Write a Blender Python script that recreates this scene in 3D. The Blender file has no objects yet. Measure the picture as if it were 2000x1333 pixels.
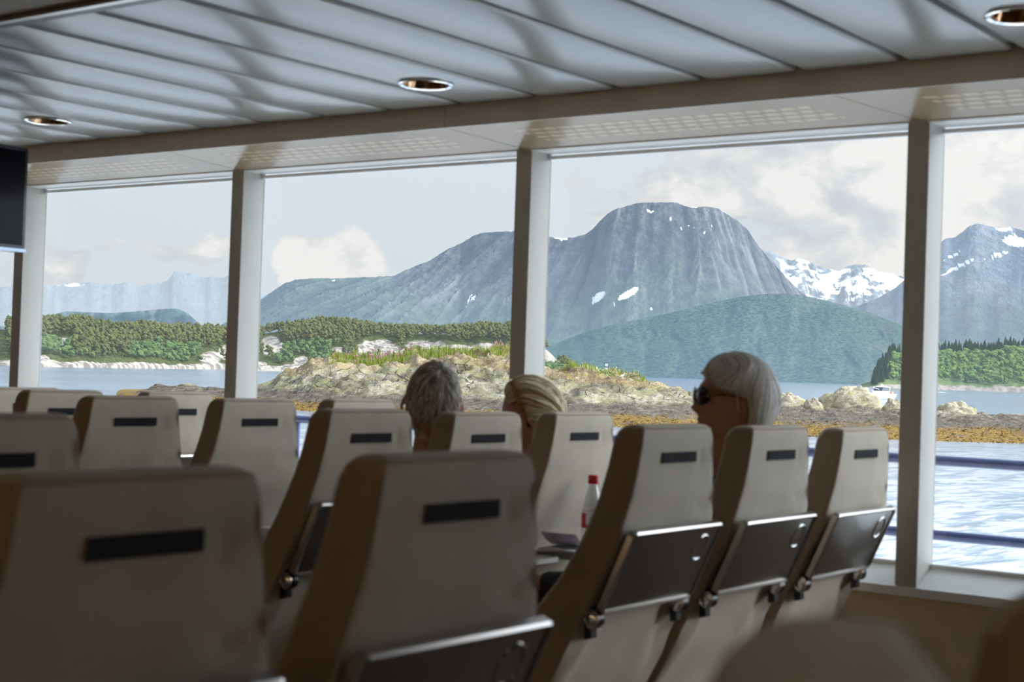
import bpy, bmesh, math, random
import numpy as np
from math import sin, cos, pi, radians, sqrt, exp, atan2, hypot, tan
from mathutils import Vector, Matrix, noise as mnoise

random.seed(7)
SC = bpy.context.scene
COL = SC.collection
H = 1.25                      # height of the camera above the saloon floor
WATER = -5.0 + H              # sea level

# ------------------------------------------------------------------ camera
F = 3013.6
YAW, PITCH, ROLL = radians(36.725), radians(1.0893), radians(1.9624)
_f = Vector((cos(PITCH) * cos(YAW), cos(PITCH) * sin(YAW), sin(PITCH)))
_r = Vector((sin(YAW), -cos(YAW), 0))
_u = _r.cross(_f)
CR = _r * cos(ROLL) + _u * sin(ROLL)
CU = -_r * sin(ROLL) + _u * cos(ROLL)
CF = _f
EYE = Vector((0, 0, H))

def ray(x, y):
    return CF + CR * ((x - 1000) / F) + CU * ((666.5 - y) / F)

def at_dist(x, y, d):
    """a point of the place seen in direction (x, y), d metres away over the ground"""
    v = ray(x, y)
    return EYE + v * (d / hypot(v.x, v.y))

def at_y(x, y, Y):
    v = ray(x, y)
    return EYE + v * (Y / v.y)

def at_z(x, y, zrel):
    v = ray(x, y)
    return EYE + v * (zrel / v.z)

def at_x(x, y, X):
    v = ray(x, y)
    return EYE + v * (X / v.x)

def horizon(x):
    v = -(CF.z * F + CR.z * (x - 1000)) / CU.z
    return 666.5 - v

def make_camera():
    cd = bpy.data.cameras.new('camera')
    cd.sensor_fit = 'HORIZONTAL'
    cd.sensor_width = 36.0
    cd.lens = F / 2000 * 36
    cd.clip_start = 0.05
    cd.clip_end = 60000
    cd.dof.use_dof = True
    cd.dof.focus_distance = 140
    cd.dof.aperture_fstop = 6.6
    o = bpy.data.objects.new('camera', cd)
    COL.objects.link(o)
    m = Matrix.Identity(4)
    for i in range(3):
        m[i][0] = CR[i]
        m[i][1] = CU[i]
        m[i][2] = -CF[i]
        m[i][3] = EYE[i]
    o.matrix_world = m
    SC.camera = o
make_camera()

# ------------------------------------------------------------------ helpers: objects
def tag(o, label=None, cat=None, group=None, kind=None):
    if label: o['label'] = label
    if cat: o['category'] = cat
    if group: o['group'] = group
    if kind: o['kind'] = kind
    return o

def empty(name, loc=(0, 0, 0), rz=0.0, label=None, cat=None, group=None):
    o = bpy.data.objects.new(name, None)
    o.empty_display_size = .1
    COL.objects.link(o)
    o.location = loc
    o.rotation_euler = (0, 0, rz)
    return tag(o, label, cat, group)

def children(o):
    return [c for c in bpy.data.objects if c.parent is o]

def copy_tree(o, parent=None, kids=None):
    c = o.copy()
    COL.objects.link(c)
    if parent is not None:
        c.parent = parent
    for ch in kids[o] if kids else children(o):
        copy_tree(ch, c, kids)
    return c

class MB:
    """collects faces, builds ONE mesh object"""
    def __init__(s):
        s.v = []; s.f = []; s.m = []
    def add(s, vs, fs, mi=0):
        b = len(s.v)
        s.v.extend([tuple(p) for p in vs])
        for f in fs:
            s.f.append(tuple(b + i for i in f)); s.m.append(mi)
    def box(s, lo, hi, mi=0, M=None):
        x0, y0, z0 = lo; x1, y1, z1 = hi
        vs = [Vector(p) for p in ((x0,y0,z0),(x1,y0,z0),(x1,y1,z0),(x0,y1,z0),(x0,y0,z1),(x1,y0,z1),(x1,y1,z1),(x0,y1,z1))]
        if M: vs = [M @ p for p in vs]
        s.add(vs, [(0,3,2,1),(4,5,6,7),(0,1,5,4),(1,2,6,5),(2,3,7,6),(3,0,4,7)], mi)
    def tube(s, pts, rad, n=8, mi=0, caps=True, closed=False):
        pts = [Vector(p) for p in pts]
        k = len(pts)
        rads = rad if isinstance(rad, (list, tuple)) else [rad] * k
        rings = []
        prev = None
        for i, p in enumerate(pts):
            if closed:
                t = pts[(i + 1) % k] - pts[i - 1]
            else:
                t = pts[min(i + 1, k - 1)] - pts[max(i - 1, 0)]
            if t.length < 1e-9: t = Vector((0, 0, 1))
            t.normalize()
            if prev is None:
                a = Vector((0, 0, 1)) if abs(t.z) < .9 else Vector((1, 0, 0))
                nrm = t.cross(a).normalized()
            else:
                nrm = (prev - t * prev.dot(t))
                nrm = nrm.normalized() if nrm.length > 1e-6 else t.orthogonal().normalized()
            prev = nrm
            b = t.cross(nrm)
            rings.append([p + (nrm * cos(2*pi*j/n) + b * sin(2*pi*j/n)) * rads[i] for j in range(n)])
        vs = [q for r in rings for q in r]
        fs = []
        for i in range(k if closed else k - 1):
            i2 = (i + 1) % k
            for j in range(n):
                j2 = (j + 1) % n
                fs.append((i*n+j, i*n+j2, i2*n+j2, i2*n+j))
        if caps and not closed:
            fs.append(tuple(range(n - 1, -1, -1)))
            fs.append(tuple((k-1)*n + j for j in range(n)))
        s.add(vs, fs, mi)
    def lathe(s, prof, n=24, mi=0, M=None, capb=True, capt=True):
        """prof: list of (r, z)"""
        vs = []
        for r_, z_ in prof:
            for j in range(n):
                p = Vector((r_ * cos(2*pi*j/n), r_ * sin(2*pi*j/n), z_))
                vs.append(M @ p if M else p)
        fs = []
        for i in range(len(prof) - 1):
            for j in range(n):
                j2 = (j + 1) % n
                fs.append((i*n+j, i*n+j2, (i+1)*n+j2, (i+1)*n+j))
        if capb: fs.append(tuple(range(n - 1, -1, -1)))
        if capt: fs.append(tuple((len(prof)-1)*n + j for j in range(n)))
        s.add(vs, fs, mi)
    def loft(s, rings, mi=0, caps=True, closed=True):
        n = len(rings[0])
        vs = [p for r in rings for p in r]
        fs = []
        for i in range(len(rings) - 1):
            for j in range(n if closed else n - 1):
                j2 = (j + 1) % n
                fs.append((i*n+j, i*n+j2, (i+1)*n+j2, (i+1)*n+j))
        if caps:
            fs.append(tuple(range(n - 1, -1, -1)))
            fs.append(tuple((len(rings)-1)*n + j for j in range(n)))
        s.add(vs, fs, mi)
    def mesh(s, name, mats, smooth=True, angle=40):
        me = bpy.data.meshes.new(name)
        me.from_pydata(s.v, [], s.f)
        for m in mats if isinstance(mats, (list, tuple)) else [mats]:
            me.materials.append(m)
        if any(s.m):
            me.polygons.foreach_set('material_index', s.m)
        if smooth:
            me.polygons.foreach_set('use_smooth', [True] * len(me.polygons))
            if angle: me.set_sharp_from_angle(angle=radians(angle))
        me.update()
        return me
    def build(s, name, mats, parent=None, smooth=True, angle=40, bevel=0, **tags):
        me = s.mesh(name, mats, smooth, angle)
        if bevel:
            bm = bmesh.new(); bm.from_mesh(me)
            es = [e for e in bm.edges if len(e.link_faces) == 2 and e.calc_face_angle(0) > radians(35)]
            bmesh.ops.bevel(bm, geom=es, offset=bevel, segments=2, affect='EDGES', profile=.6)
            bm.to_mesh(me); bm.free()
            me.polygons.foreach_set('use_smooth', [True] * len(me.polygons))
            me.set_sharp_from_angle(angle=radians(50))
        o = bpy.data.objects.new(name, me)
        COL.objects.link(o)
        if parent is not None: o.parent = parent
        return tag(o, **tags)

def obj_from_mesh(name, me, parent=None, **tags):
    o = bpy.data.objects.new(name, me)
    COL.objects.link(o)
    if parent is not None: o.parent = parent
    return tag(o, **tags)

def struct(o):
    o['kind'] = 'structure'
    return o

def interp(tab, x):
    """piecewise linear table [(x, a, b, ...)]"""
    if x <= tab[0][0]: return tab[0][1:] if len(tab[0]) > 2 else tab[0][1]
    for p, q in zip(tab, tab[1:]):
        if x <= q[0]:
            t = (x - p[0]) / (q[0] - p[0])
            r_ = tuple(a * (1 - t) + b * t for a, b in zip(p[1:], q[1:]))
            return r_ if len(r_) > 1 else r_[0]
    return tab[-1][1:] if len(tab[-1]) > 2 else tab[-1][1]

def sstep(a, b, x):
    t = min(1, max(0, (x - a) / (b - a)))
    return t * t * (3 - 2 * t)

def gauss(x, s):
    return exp(-(x / s) ** 2)

# ------------------------------------------------------------------ helpers: materials
def srgb(r, g, b):
    f = lambda c: c / 255 / 12.92 if c / 255 <= .04045 else ((c / 255 + .055) / 1.055) ** 2.4
    return (f(r), f(g), f(b), 1.0)

class NT:
    def __init__(s, nt):
        s.nt = nt; s.L = nt.links
    def n(s, typ, **kw):
        nd = s.nt.nodes.new(typ)
        for k, v in kw.items():
            if k.startswith('i_'):
                nd.inputs[k[2:].replace('_', ' ')].default_value = v
            else:
                setattr(nd, k, v)
        return nd
    def link(s, a, b): s.L.new(a, b)
    def val(s, sock, v):
        if isinstance(v, bpy.types.NodeSocket): s.L.new(v, sock)
        else: sock.default_value = v
    def math(s, op, a, b=None, c=None, clamp=False):
        nd = s.nt.nodes.new('ShaderNodeMath'); nd.operation = op; nd.use_clamp = clamp
        s.val(nd.inputs[0], a)
        if b is not None: s.val(nd.inputs[1], b)
        if c is not None: s.val(nd.inputs[2], c)
        return nd.outputs[0]
    def mix(s, fac, a, b, blend='MIX'):
        nd = s.nt.nodes.new('ShaderNodeMix'); nd.data_type = 'RGBA'; nd.blend_type = blend; nd.clamp_factor = True
        s.val(nd.inputs[0], fac); s.val(nd.inputs[6], a); s.val(nd.inputs[7], b)
        return nd.outputs[2]
    def ramp(s, fac, stops, interp='LINEAR'):
        nd = s.nt.nodes.new('ShaderNodeValToRGB')
        nd.color_ramp.interpolation = interp
        els = nd.color_ramp.elements
        while len(els) < len(stops): els.new(.5)
        for e, (p, c) in zip(els, stops):
            e.position = p
            e.color = c if isinstance(c, (tuple, list)) else (c, c, c, 1)
        s.val(nd.inputs[0], fac)
        return nd.outputs[0]
    def smooth(s, x, a, b):
        nd = s.nt.nodes.new('ShaderNodeMapRange'); nd.interpolation_type = 'SMOOTHSTEP'
        s.val(nd.inputs['Value'], x); nd.inputs['From Min'].default_value = a; nd.inputs['From Max'].default_value = b
        return nd.outputs[0]
    def noise(s, vec, scale, detail=4, rough=.55, dist=0.0):
        nd = s.nt.nodes.new('ShaderNodeTexNoise')
        if vec is not None: s.L.new(vec, nd.inputs['Vector'])
        nd.inputs['Scale'].default_value = scale; nd.inputs['Detail'].default_value = detail
        nd.inputs['Roughness'].default_value = rough; nd.inputs['Distortion'].default_value = dist
        return nd.outputs['Fac']
    def coords(s, which='Object', scale=(1, 1, 1), rot=(0, 0, 0), loc=(0, 0, 0)):
        tc = s.nt.nodes.new('ShaderNodeTexCoord')
        mp = s.nt.nodes.new('ShaderNodeMapping')
        mp.inputs['Scale'].default_value = scale; mp.inputs['Rotation'].default_value = rot; mp.inputs['Location'].default_value = loc
        s.L.new(tc.outputs[which], mp.inputs['Vector'])
        return mp.outputs[0]
    def bump(s, height, strength=.3, dist=.01):
        nd = s.nt.nodes.new('ShaderNodeBump')
        nd.inputs['Strength'].default_value = strength; nd.inputs['Distance'].default_value = dist
        s.L.new(height, nd.inputs['Height'])
        return nd.outputs[0]

def new_mat(name):
    m = bpy.data.materials.new(name)
    m.use_nodes = True
    m.node_tree.nodes.clear()
    t = NT(m.node_tree)
    out = t.n('ShaderNodeOutputMaterial')
    return m, t, out

def principled(name, col, rough=.5, metal=0.0, ior=1.5, var=.06, vscale=8.0, bump=0.0, bscale=60.0, bdist=.004, coat=0.0, spec=.5, col2=None, stretch=(1, 1, 1), sheen=0.0):
    m, t, out = new_mat(name)
    p = t.n('ShaderNodeBsdfPrincipled')
    t.link(p.outputs[0], out.inputs[0])
    c = t.coords('Object', scale=stretch)
    nz = t.noise(c, vscale, 5)
    dark = tuple(x * (1 - var) for x in col[:3]) + (1,) if col2 is None else col2
    lite = tuple(min(1, x * (1 + var)) for x in col[:3]) + (1,) if col2 is None else col
    t.link(t.mix(t.smooth(nz, .3, .7), dark, lite), p.inputs['Base Color'])
    p.inputs['Roughness'].default_value = rough
    p.inputs['Metallic'].default_value = metal
    p.inputs['IOR'].default_value = ior
    p.inputs['Specular IOR Level'].default_value = spec
    p.inputs['Coat Weight'].default_value = coat
    p.inputs['Sheen Weight'].default_value = sheen
    if bump:
        t.link(t.bump(t.noise(c, bscale, 4), bump, bdist), p.inputs['Normal'])
    return m
# ------------------------------------------------------------------ materials of the saloon
M = {}
M['white_paint'] = principled('white_paint', (.88, .89, .88, 1), .35, var=.03)
M['pillar_paint'] = principled('pillar_paint', (.54, .53, .49, 1), .38, var=.03)
M['fascia'] = principled('fascia', (.78, .72, .64, 1), .4, var=.03)
M['wall_panel'] = principled('wall_panel', (.82, .67, .50, 1), .6, var=.08, vscale=3, bump=.15, bscale=300)
M['carpet'] = principled('carpet', (.20, .15, .11, 1), .95, var=.3, vscale=60, bump=.5, bscale=400)
M['bulkhead'] = principled('bulkhead', (.45, .38, .30, 1), .6, var=.05)
M['dark_trim'] = principled('dark_trim', (.02, .02, .022, 1), .4)
M['dark_void'] = principled('dark_void', (.015, .015, .015, 1), .9)
M['deck'] = principled('deck', (.80, .80, .78, 1), .7, var=.1)
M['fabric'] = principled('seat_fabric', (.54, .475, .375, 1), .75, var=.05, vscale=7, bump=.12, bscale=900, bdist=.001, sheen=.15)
M['fabric_shaded'] = principled('seat_fabric_shaded', (.36, .275, .19, 1), .7, var=.08, vscale=6, bump=.12, bscale=900, bdist=.001, sheen=.1)  # seat cloth with the shade of the sides painted into its colour
M['velcro'] = principled('velcro', (.012, .014, .016, 1), .95, var=.5, vscale=500, bump=.6, bscale=900, bdist=.001)
M['alu'] = principled('aluminium', (.50, .485, .46, 1), .30, metal=1, var=.03)
M['chrome'] = principled('chrome', (.82, .82, .82, 1), .1, metal=1, var=.02)
M['tray'] = principled('tray_laminate', (.20, .182, .16, 1), .3, metal=.75, var=.06, vscale=2, coat=.2)
M['black_plastic'] = principled('black_plastic', (.015, .015, .017, 1), .3)
M['rail'] = principled('rail_blue', (.028, .042, .13, 1), .3, var=.1)
M['copper'] = principled('reflector', (.55, .34, .20, 1), .12, metal=1, var=.1)
M['tv_black'] = principled('tv_black', (.01, .01, .012, 1), .25)
M['tv_screen'] = principled('tv_screen', (.006, .007, .01, 1), .12, ior=1.25, spec=.25)
M['tv_edge'] = principled('tv_edge', (.35, .42, .5, 1), .12, metal=.8)

def ceiling_mat():
    m, t, out = new_mat('ceiling_panel')
    p = t.n('ShaderNodeBsdfPrincipled')
    t.link(p.outputs[0], out.inputs[0])
    p.inputs['Base Color'].default_value = (.55, .57, .58, 1)
    p.inputs['Roughness'].default_value = .24
    p.inputs['IOR'].default_value = 1.55
    c = t.coords('Object')
    # fine perforation of the panels
    v = t.n('ShaderNodeTexVoronoi'); v.inputs['Scale'].default_value = 180; v.inputs['Randomness'].default_value = 0
    t.link(c, v.inputs['Vector'])
    hole = t.smooth(v.outputs['Distance'], .22, .32)
    t.link(t.mix(hole, (.30, .30, .285, 1), (.385, .385, .37, 1)), p.inputs['Base Color'])
    w = t.noise(t.coords('Object', scale=(.6, 3, 1)), 2.2, 3)
    t.link(t.bump(w, .05, .02), p.inputs['Normal'])
    return m
M['ceiling'] = ceiling_mat()

def soffit_mat():
    m, t, out = new_mat('soffit_panel')
    p = t.n('ShaderNodeBsdfPrincipled')
    t.link(p.outputs[0], out.inputs[0])
    p.inputs['Roughness'].default_value = .2
    p.inputs['IOR'].default_value = 1.5
    c = t.coords('UV')
    # slotted air vents: rows of short slots in each window bay (u along the bay in metres, v across in metres)
    br = t.n('ShaderNodeTexBrick'); br.offset = .5
    br.inputs['Scale'].default_value = 1; br.inputs['Brick Width'].default_value = .062; br.inputs['Row Height'].default_value = .03
    br.inputs['Mortar Size'].default_value = .009; br.inputs['Mortar Smooth'].default_value = .3
    br.inputs['Color1'].default_value = (1, 1, 1, 1); br.inputs['Color2'].default_value = (.85, .85, .85, 1); br.inputs['Mortar'].default_value = (0, 0, 0, 1)
    t.link(c, br.inputs['Vector'])
    sx = t.n('ShaderNodeSeparateXYZ'); t.link(c, sx.inputs[0])
    inu = t.math('MULTIPLY', t.math('GREATER_THAN', sx.outputs[0], .17), t.math('LESS_THAN', sx.outputs[0], 1.33))
    inv = t.math('MULTIPLY', t.math('GREATER_THAN', sx.outputs[1], .06), t.math('LESS_THAN', sx.outputs[1], .18))
    msk = t.math('MULTIPLY', t.math('MULTIPLY', inu, inv), br.outputs['Color'])
    base = t.mix(msk, (.50, .415, .29, 1), (.95, .80, .58, 1))
    t.link(base, p.inputs['Base Color'])
    t.link(t.bump(msk, .5, .004), p.inputs['Normal'])
    return m
M['soffit'] = soffit_mat()

def glass_mat():
    m, t, out = new_mat('window_glass')
    tr = t.n('ShaderNodeBsdfTransparent'); tr.inputs[0].default_value = (.965, .975, .97, 1)
    gl = t.n('ShaderNodeBsdfGlossy'); gl.inputs['Roughness'].default_value = .0
    g = t.n('ShaderNodeNewGeometry'); dp = t.n('ShaderNodeVectorMath'); dp.operation = 'DOT_PRODUCT'
    t.link(g.outputs['Normal'], dp.inputs[0]); t.link(g.outputs['Incoming'], dp.inputs[1])
    c = t.math('ABSOLUTE', dp.outputs['Value'])
    fr = t.math('MULTIPLY_ADD', t.math('POWER', t.math('SUBTRACT', 1, c, clamp=True), 5), .9, .03)
    mx = t.n('ShaderNodeMixShader')
    t.link(fr, mx.inputs[0]); t.link(tr.outputs[0], mx.inputs[1]); t.link(gl.outputs[0], mx.inputs[2])
    t.link(mx.outputs[0], out.inputs[0])
    return m
M['glass'] = glass_mat()

# ------------------------------------------------------------------ room shell
XW, XG = 4.60, 4.725          # pillar fronts, glass
XF = 4.37                     # fascia of the ceiling edge
ZC = H + .961                 # ceiling panels
Y0, Y1 = -4.2, 9.3
XP = -5.6
PIL = [1.84 + 1.531 * k for k in range(-1, 6)]      # aft edges of the window pillars
PW = .072

def plain(name, boxes, mat, bevel=0):
    b = MB()
    for lo, hi in boxes: b.box(lo, hi)
    return struct(b.build(name, mat, bevel=bevel))

plain('floor', [((XP, Y0, -.08), (4.78, Y1, 0))], M['carpet'])
plain('wall_right', [((4.635, Y0, 0), (4.80, Y1, .60))], M['wall_panel'])
plain('wall_front', [((XP, Y1, -.05), (4.80, Y1 + .1, 2.4))], M['bulkhead'])
plain('wall_back', [((XP, Y0 - .1, -.05), (4.80, Y0, 2.4))], M['bulkhead'])
plain('wall_left', [((XP - .1, Y0, 0), (XP, Y1, 2.4))], M['bulkhead'])
plain('wall_light_block', [((XW - .02, Y0, 0), (4.80, -.95, 2.4))], M['bulkhead'])  # unseen wall added to cut aft window light on the near seats
plain('roof', [((XP - .3, Y0 - .4, 2.42), (6.15, Y1 + .4, 2.55))], M['white_paint'])  # unseen; overhang past the glass added to block direct sun
plain('ceiling_plenum', [((2.6, Y0, 2.34), (4.8, Y1, 2.41))], M['dark_void'])
plain('ceiling_centre', [((XP, Y0, ZC - .012), (2.615, Y1, 2.41))], M['bulkhead'])
plain('trim_1', [((2.615, Y0, ZC - .02), (2.672, Y1, ZC + .06))], M['dark_trim'])
plain('trim_2', [((2.60, Y0, ZC - .026), (2.622, Y1, ZC - .012))], M['alu'])
plain('deck', [((4.80, Y0 - 3, -.14), (6.6, Y1 + 3, -.05))], M['deck'])

# ceiling of wide lateral panels with open joints
def ceiling():
    bm = bmesh.new()
    y = 1.486 - .338 * 17
    while y < Y1 - .02:
        a, c = max(y + .013, Y0), min(y + .338 - .013, Y1)
        vs = bmesh.ops.create_cube(bm, size=1)['verts']
        bmesh.ops.scale(bm, vec=(4.352 - 2.672, c - a, .034), verts=vs)
        bmesh.ops.translate(bm, vec=((4.352 + 2.672) / 2, (a + c) / 2, ZC + .017), verts=vs)
        y += .338
    es = [e for e in bm.edges if all(v.co.z < ZC + .001 for v in e.verts) and abs(e.verts[0].co.y - e.verts[1].co.y) < 1e-5]
    bmesh.ops.bevel(bm, geom=es, offset=.013, segments=3, affect='EDGES', profile=.5)
    me = bpy.data.meshes.new('ceiling'); bm.to_mesh(me); bm.free()
    me.materials.append(M['ceiling'])
    o = obj_from_mesh('ceiling', me)
    cut = bpy.data.meshes.new('cut')
    mb = MB()
    for cx, cy in LIGHTS:
        mb.lathe([(.083, ZC - .05), (.083, ZC + .09)], 40, M=Matrix.Translation((cx, cy, 0)))
    co = mb.build('cutter', M['ceiling'])
    md = o.modifiers.new('b', 'BOOLEAN'); md.operation = 'DIFFERENCE'; md.object = co; md.solver = 'EXACT'
    dg = bpy.context.evaluated_depsgraph_get()
    me2 = bpy.data.meshes.new_from_object(o.evaluated_get(dg))
    o.modifiers.clear(); o.data = me2
    me2.polygons.foreach_set('use_smooth', [True] * len(me2.polygons))
    me2.set_sharp_from_angle(angle=radians(30))
    bpy.data.objects.remove(co)
    struct(o)
LIGHTS = [(3.905, 5.325), (3.98, 3.37), (3.935, 1.335)]
ceiling()

# fascia and the sloping vented soffit above the windows, one panel per bay
b = MB()
for i in range(len(PIL) - 1):
    b.box((XF, PIL[i] + .232 + .0015, H + .883), (XF + .016, PIL[i + 1] + .232 - .0015, H + .992))
struct(b.build('trim_3', M['fascia'], smooth=False))
for i in range(len(PIL) - 1):
    ya, yb = PIL[i] + .012, PIL[i + 1] + .012
    me = bpy.data.meshes.new('trim_soffit')
    sl = hypot(XW + .01 - XF, .066)
    n = 12
    vs = []; fs = []; uv = []
    for k in range(n + 1):
        y = ya + .002 + (yb - ya - .004) * k / n
        skew = .222                              # the joints between the panels run at an angle
        vs += [(XF + .001, y + skew - .002, H + .885), (XW + .012, y, H + .817)]
        uv += [(y - ya, 0), (y - ya, sl)]
    for k in range(n): fs.append((2*k, 2*k+1, 2*k+3, 2*k+2))
    me.from_pydata(vs, [], fs)
    ul = me.uv_layers.new(name='UVMap')
    for lp in me.loops: ul.data[lp.index].uv = uv[lp.vertex_index]
    me.materials.append(M['soffit'])
    o = struct(obj_from_mesh('trim_%d' % (20 + i), me))
    sd = o.modifiers.new('s', 'SOLIDIFY'); sd.thickness = .004; sd.offset = 1

# window pillars
for i, y in enumerate(PIL):
    b = MB()
    b.box((XW + .002, y, .621), (XG + .006, y + PW, H + .835))
    struct(b.build('pillar_%d' % (i + 1), M['pillar_paint'], bevel=.004))

# sill: a board that rises a little towards the glass, and the head of the windows
b = MB()
b.loft([[Vector((XW, y, .590)), Vector((XW + .02, y, .590)), Vector((XG + .03, y, .60)), Vector((XG + .03, y, .678)), Vector((XG - .004, y, .674)), Vector((XW + .01, y, .622)), Vector((XW, y, .618))] for y in (Y0, Y1)])
struct(b.build('trim_4', M['white_paint'], smooth=False))
b = MB()
b.box((XW - .004, Y0, H + .818), (XG + .05, Y1, H + .90))
struct(b.build('trim_5', M['white_paint'], smooth=False))
# windows between the pillars: gasket frame and pane
for i in range(len(PIL) - 1):
    ya, yb = PIL[i] + PW, PIL[i + 1]
    w = struct(empty('window_%d' % (i + 1)))
    b = MB()
    z0, z1 = .672, H + .812
    b.box((XG - .012, ya, z0), (XG + .012, yb, z0 + .012)); b.box((XG - .012, ya, z1 - .014), (XG + .012, yb, z1))
    b.build('window_frame', M['white_paint'], w, smooth=False)
    b = MB(); b.box((XG - .003, ya, z0 + .01), (XG + .003, yb, z1 - .01))
    b.build('pane', M['glass'], w, smooth=False)

# recessed downlights
DL = ['round recessed ceiling downlight with chrome rim, farthest of three, above the far left window', 'round recessed ceiling downlight with chrome rim, middle one of three along the window',
      'round recessed ceiling downlight with chrome rim, nearest one, cut by the upper right corner']
for (cx, cy), lb in zip(LIGHTS, DL):
    o = empty('downlight', (cx, cy, ZC), label=lb, cat='ceiling light', group='downlights in the panelled ceiling')
    b = MB(); b.lathe([(.080, .002), (.094, -.001), (.094, -.006), (.088, -.009), (.078, -.006), (.078, .002)], 48, capb=False, capt=False)
    b.build('rim', M['chrome'], o)
    b = MB(); b.lathe([(.078, -.004), (.072, .02), (.060, .045), (.042, .06), (.0, .064)], 48, capb=False, capt=False)
    b.build('reflector', M['copper'], o)
    b = MB(); b.lathe([(.0, .03), (.012, .031), (.02, .037), (.022, .048), (.016, .06)], 24, capb=False)
    b.build('bulb', M['white_paint'], o)

# outside handrail
r_ = empty('railing', (6.2, 0, 0), label='dark blue two-bar metal handrail outside the windows', cat='railing')
for nm, z in (('top_rail', H - .313), ('middle_rail', H - .622)):
    b = MB(); b.tube([(0, -6, z), (0, 11, z)], .021, 14)
    b.build(nm, M['rail'], r_)
for y in (-3.9, -1.4, 1.1, 3.6, 6.1, 8.6):
    b = MB(); b.tube([(0, y, -.06), (0, y, H - .315)], .017, 10)
    b.build('post', M['rail'], r_)

# television hanging from the ceiling
tv = empty('television', (3.43, 5.3, H + .62), label='flat black television hanging from the ceiling at the left', cat='television')
b = MB(); b.box((-.375, .006, -.212), (.375, .065, .212)); b.build('casing', M['tv_black'], tv, bevel=.008)
b = MB(); b.box((-.357, .001, -.185), (.357, .008, .194)); b.build('screen', M['tv_screen'], tv)
b = MB(); b.loft([[Vector((s * .375, .006, -.212)), Vector((s * .375, .006, -.199)), Vector((s * .375, -.004, -.199)), Vector((s * .375, -.002, -.212))] for s in (-1, 1)])
b.build('lower_edge', M['tv_edge'], tv, smooth=False)
b = MB(); b.tube([(0, .05, .1), (0, .09, .14), (0, .09, .345)], .02, 12); b.box((-.1, .03, .335), (.1, .15, .343)); b.build('ceiling_bracket', M['tv_black'], tv)
# ------------------------------------------------------------------ passenger seats
# side profile of the back: height above floor, rear edge, front edge, half width (metres, seat faces +Y)
PROF = [(.36, .262, .42, .250), (.45, .222, .415, .250), (.535, .175, .375, .248), (.621, .139, .305, .238), (.690, .112, .258, .224),
        (.770, .074, .196, .217), (.850, .032, .149, .214), (.897, .020, .127, .211), (.970, .009, .110, .190), (1.03, .003, .100, .177),
        (1.093, -.001, .092, .167), (1.105, .000, .089, .1655)]
TOP = [(1.117, .0015, .083, .163), (1.126, .005, .073, .158), (1.132, .012, .062, .151), (1.134, .025, .050, .139)]

def rear_y(z):
    return interp([(p[0], p[1]) for p in PROF], z)

def back_section(z, yr, yf, hw, n=14):
    pts = []
    rr, rf = .010, min(.030, (yf - yr) * .4)
    def arc(cx, cy, r, a0, a1, k):
        return [(cx + r * cos(radians(a0 + (a1 - a0) * i / k)), cy + r * sin(radians(a0 + (a1 - a0) * i / k))) for i in range(k + 1)]
    c = arc(hw - rr, yr + rr, rr, -90, 0, 3) + arc(hw - rf, yf - rf, rf, 0, 90, 4) + arc(-hw + rf, yf - rf, rf, 90, 180, 4) + arc(-hw + rr, yr + rr, rr, 180, 270, 3)
    # subdivide the rear edge
    a, b_ = c[-1], c[0]
    for i in range(1, n):
        c.append((a[0] + (b_[0] - a[0]) * i / n, a[1] + (b_[1] - a[1]) * i / n))
    return [Vector((x, y, z)) for x, y in c]

def wrinkle(p):
    """soft creases of the loose cover on the rear face"""
    x, y, z = p
    d = .0035 * mnoise.noise(Vector((x * 9, z * 14, 3)))
    for s in (-1, 1):                                   # gathers under the tray hinges
        g = gauss(x - s * .19, .055) * sstep(.40, .66, z) * (1 - sstep(.67, .70, z))
        d += .016 * g * sin((x - s * .19) * 150)
    # diagonal creases from the upper corners and above the tray
    g = gauss(x - .15, .06) * gauss(z - .93, .06)
    d += .007 * g * sin((x * .8 + z) * 110)
    g = gauss(x - .14, .04) * gauss(z - 1.07, .05)
    d += .007 * g * sin((x + z * .5) * 120)
    return d

def back_mesh():
    zs = []
    rows = []
    for a, c in zip(PROF, PROF[1:]):
        k = max(1, int((c[0] - a[0]) / .018))
        for i in range(k): rows.append(a[0] + (c[0] - a[0]) * i / k)
    rows.append(PROF[-1][0])
    rings = []
    for z in rows:
        yr, yf, hw = interp(PROF, z)
        s = back_section(z, yr, yf, hw)
        for p in s:
            if p.y < yr + .002 and abs(p.x) < hw - .008: p.y += wrinkle(p)
            if abs(p.x) > hw - .001: p.x += .003 * mnoise.noise(Vector((p.y * 20, p.z * 12, 9)))
        rings.append(s)
    for z, yr, yf, hw in TOP: rings.append(back_section(z, yr, yf, hw))
    b = MB(); b.loft(rings)
    # side cheeks: same cloth, their shade painted in as a browner colour
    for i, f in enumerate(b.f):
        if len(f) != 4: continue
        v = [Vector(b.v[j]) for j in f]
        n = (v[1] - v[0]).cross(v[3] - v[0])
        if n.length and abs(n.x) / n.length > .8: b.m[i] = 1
    return b.mesh('backrest', [M['fabric'], M['fabric_shaded']], angle=50)

def rrect(hx, hz, r, k=5):
    out = []
    for cx, cz, a in ((hx - r, hz - r, 0), (-hx + r, hz - r, 90), (-hx + r, -hz + r, 180), (hx - r, -hz + r, 270)):
        for i in range(k + 1):
            t = radians(a + 90 * i / k)
            out.append((cx + r * cos(t), cz + r * sin(t)))
    return out

def ring_tube(mb, pts, r, n=8, mi=0):
    mb.tube(pts, r, n, mi, closed=True)

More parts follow.
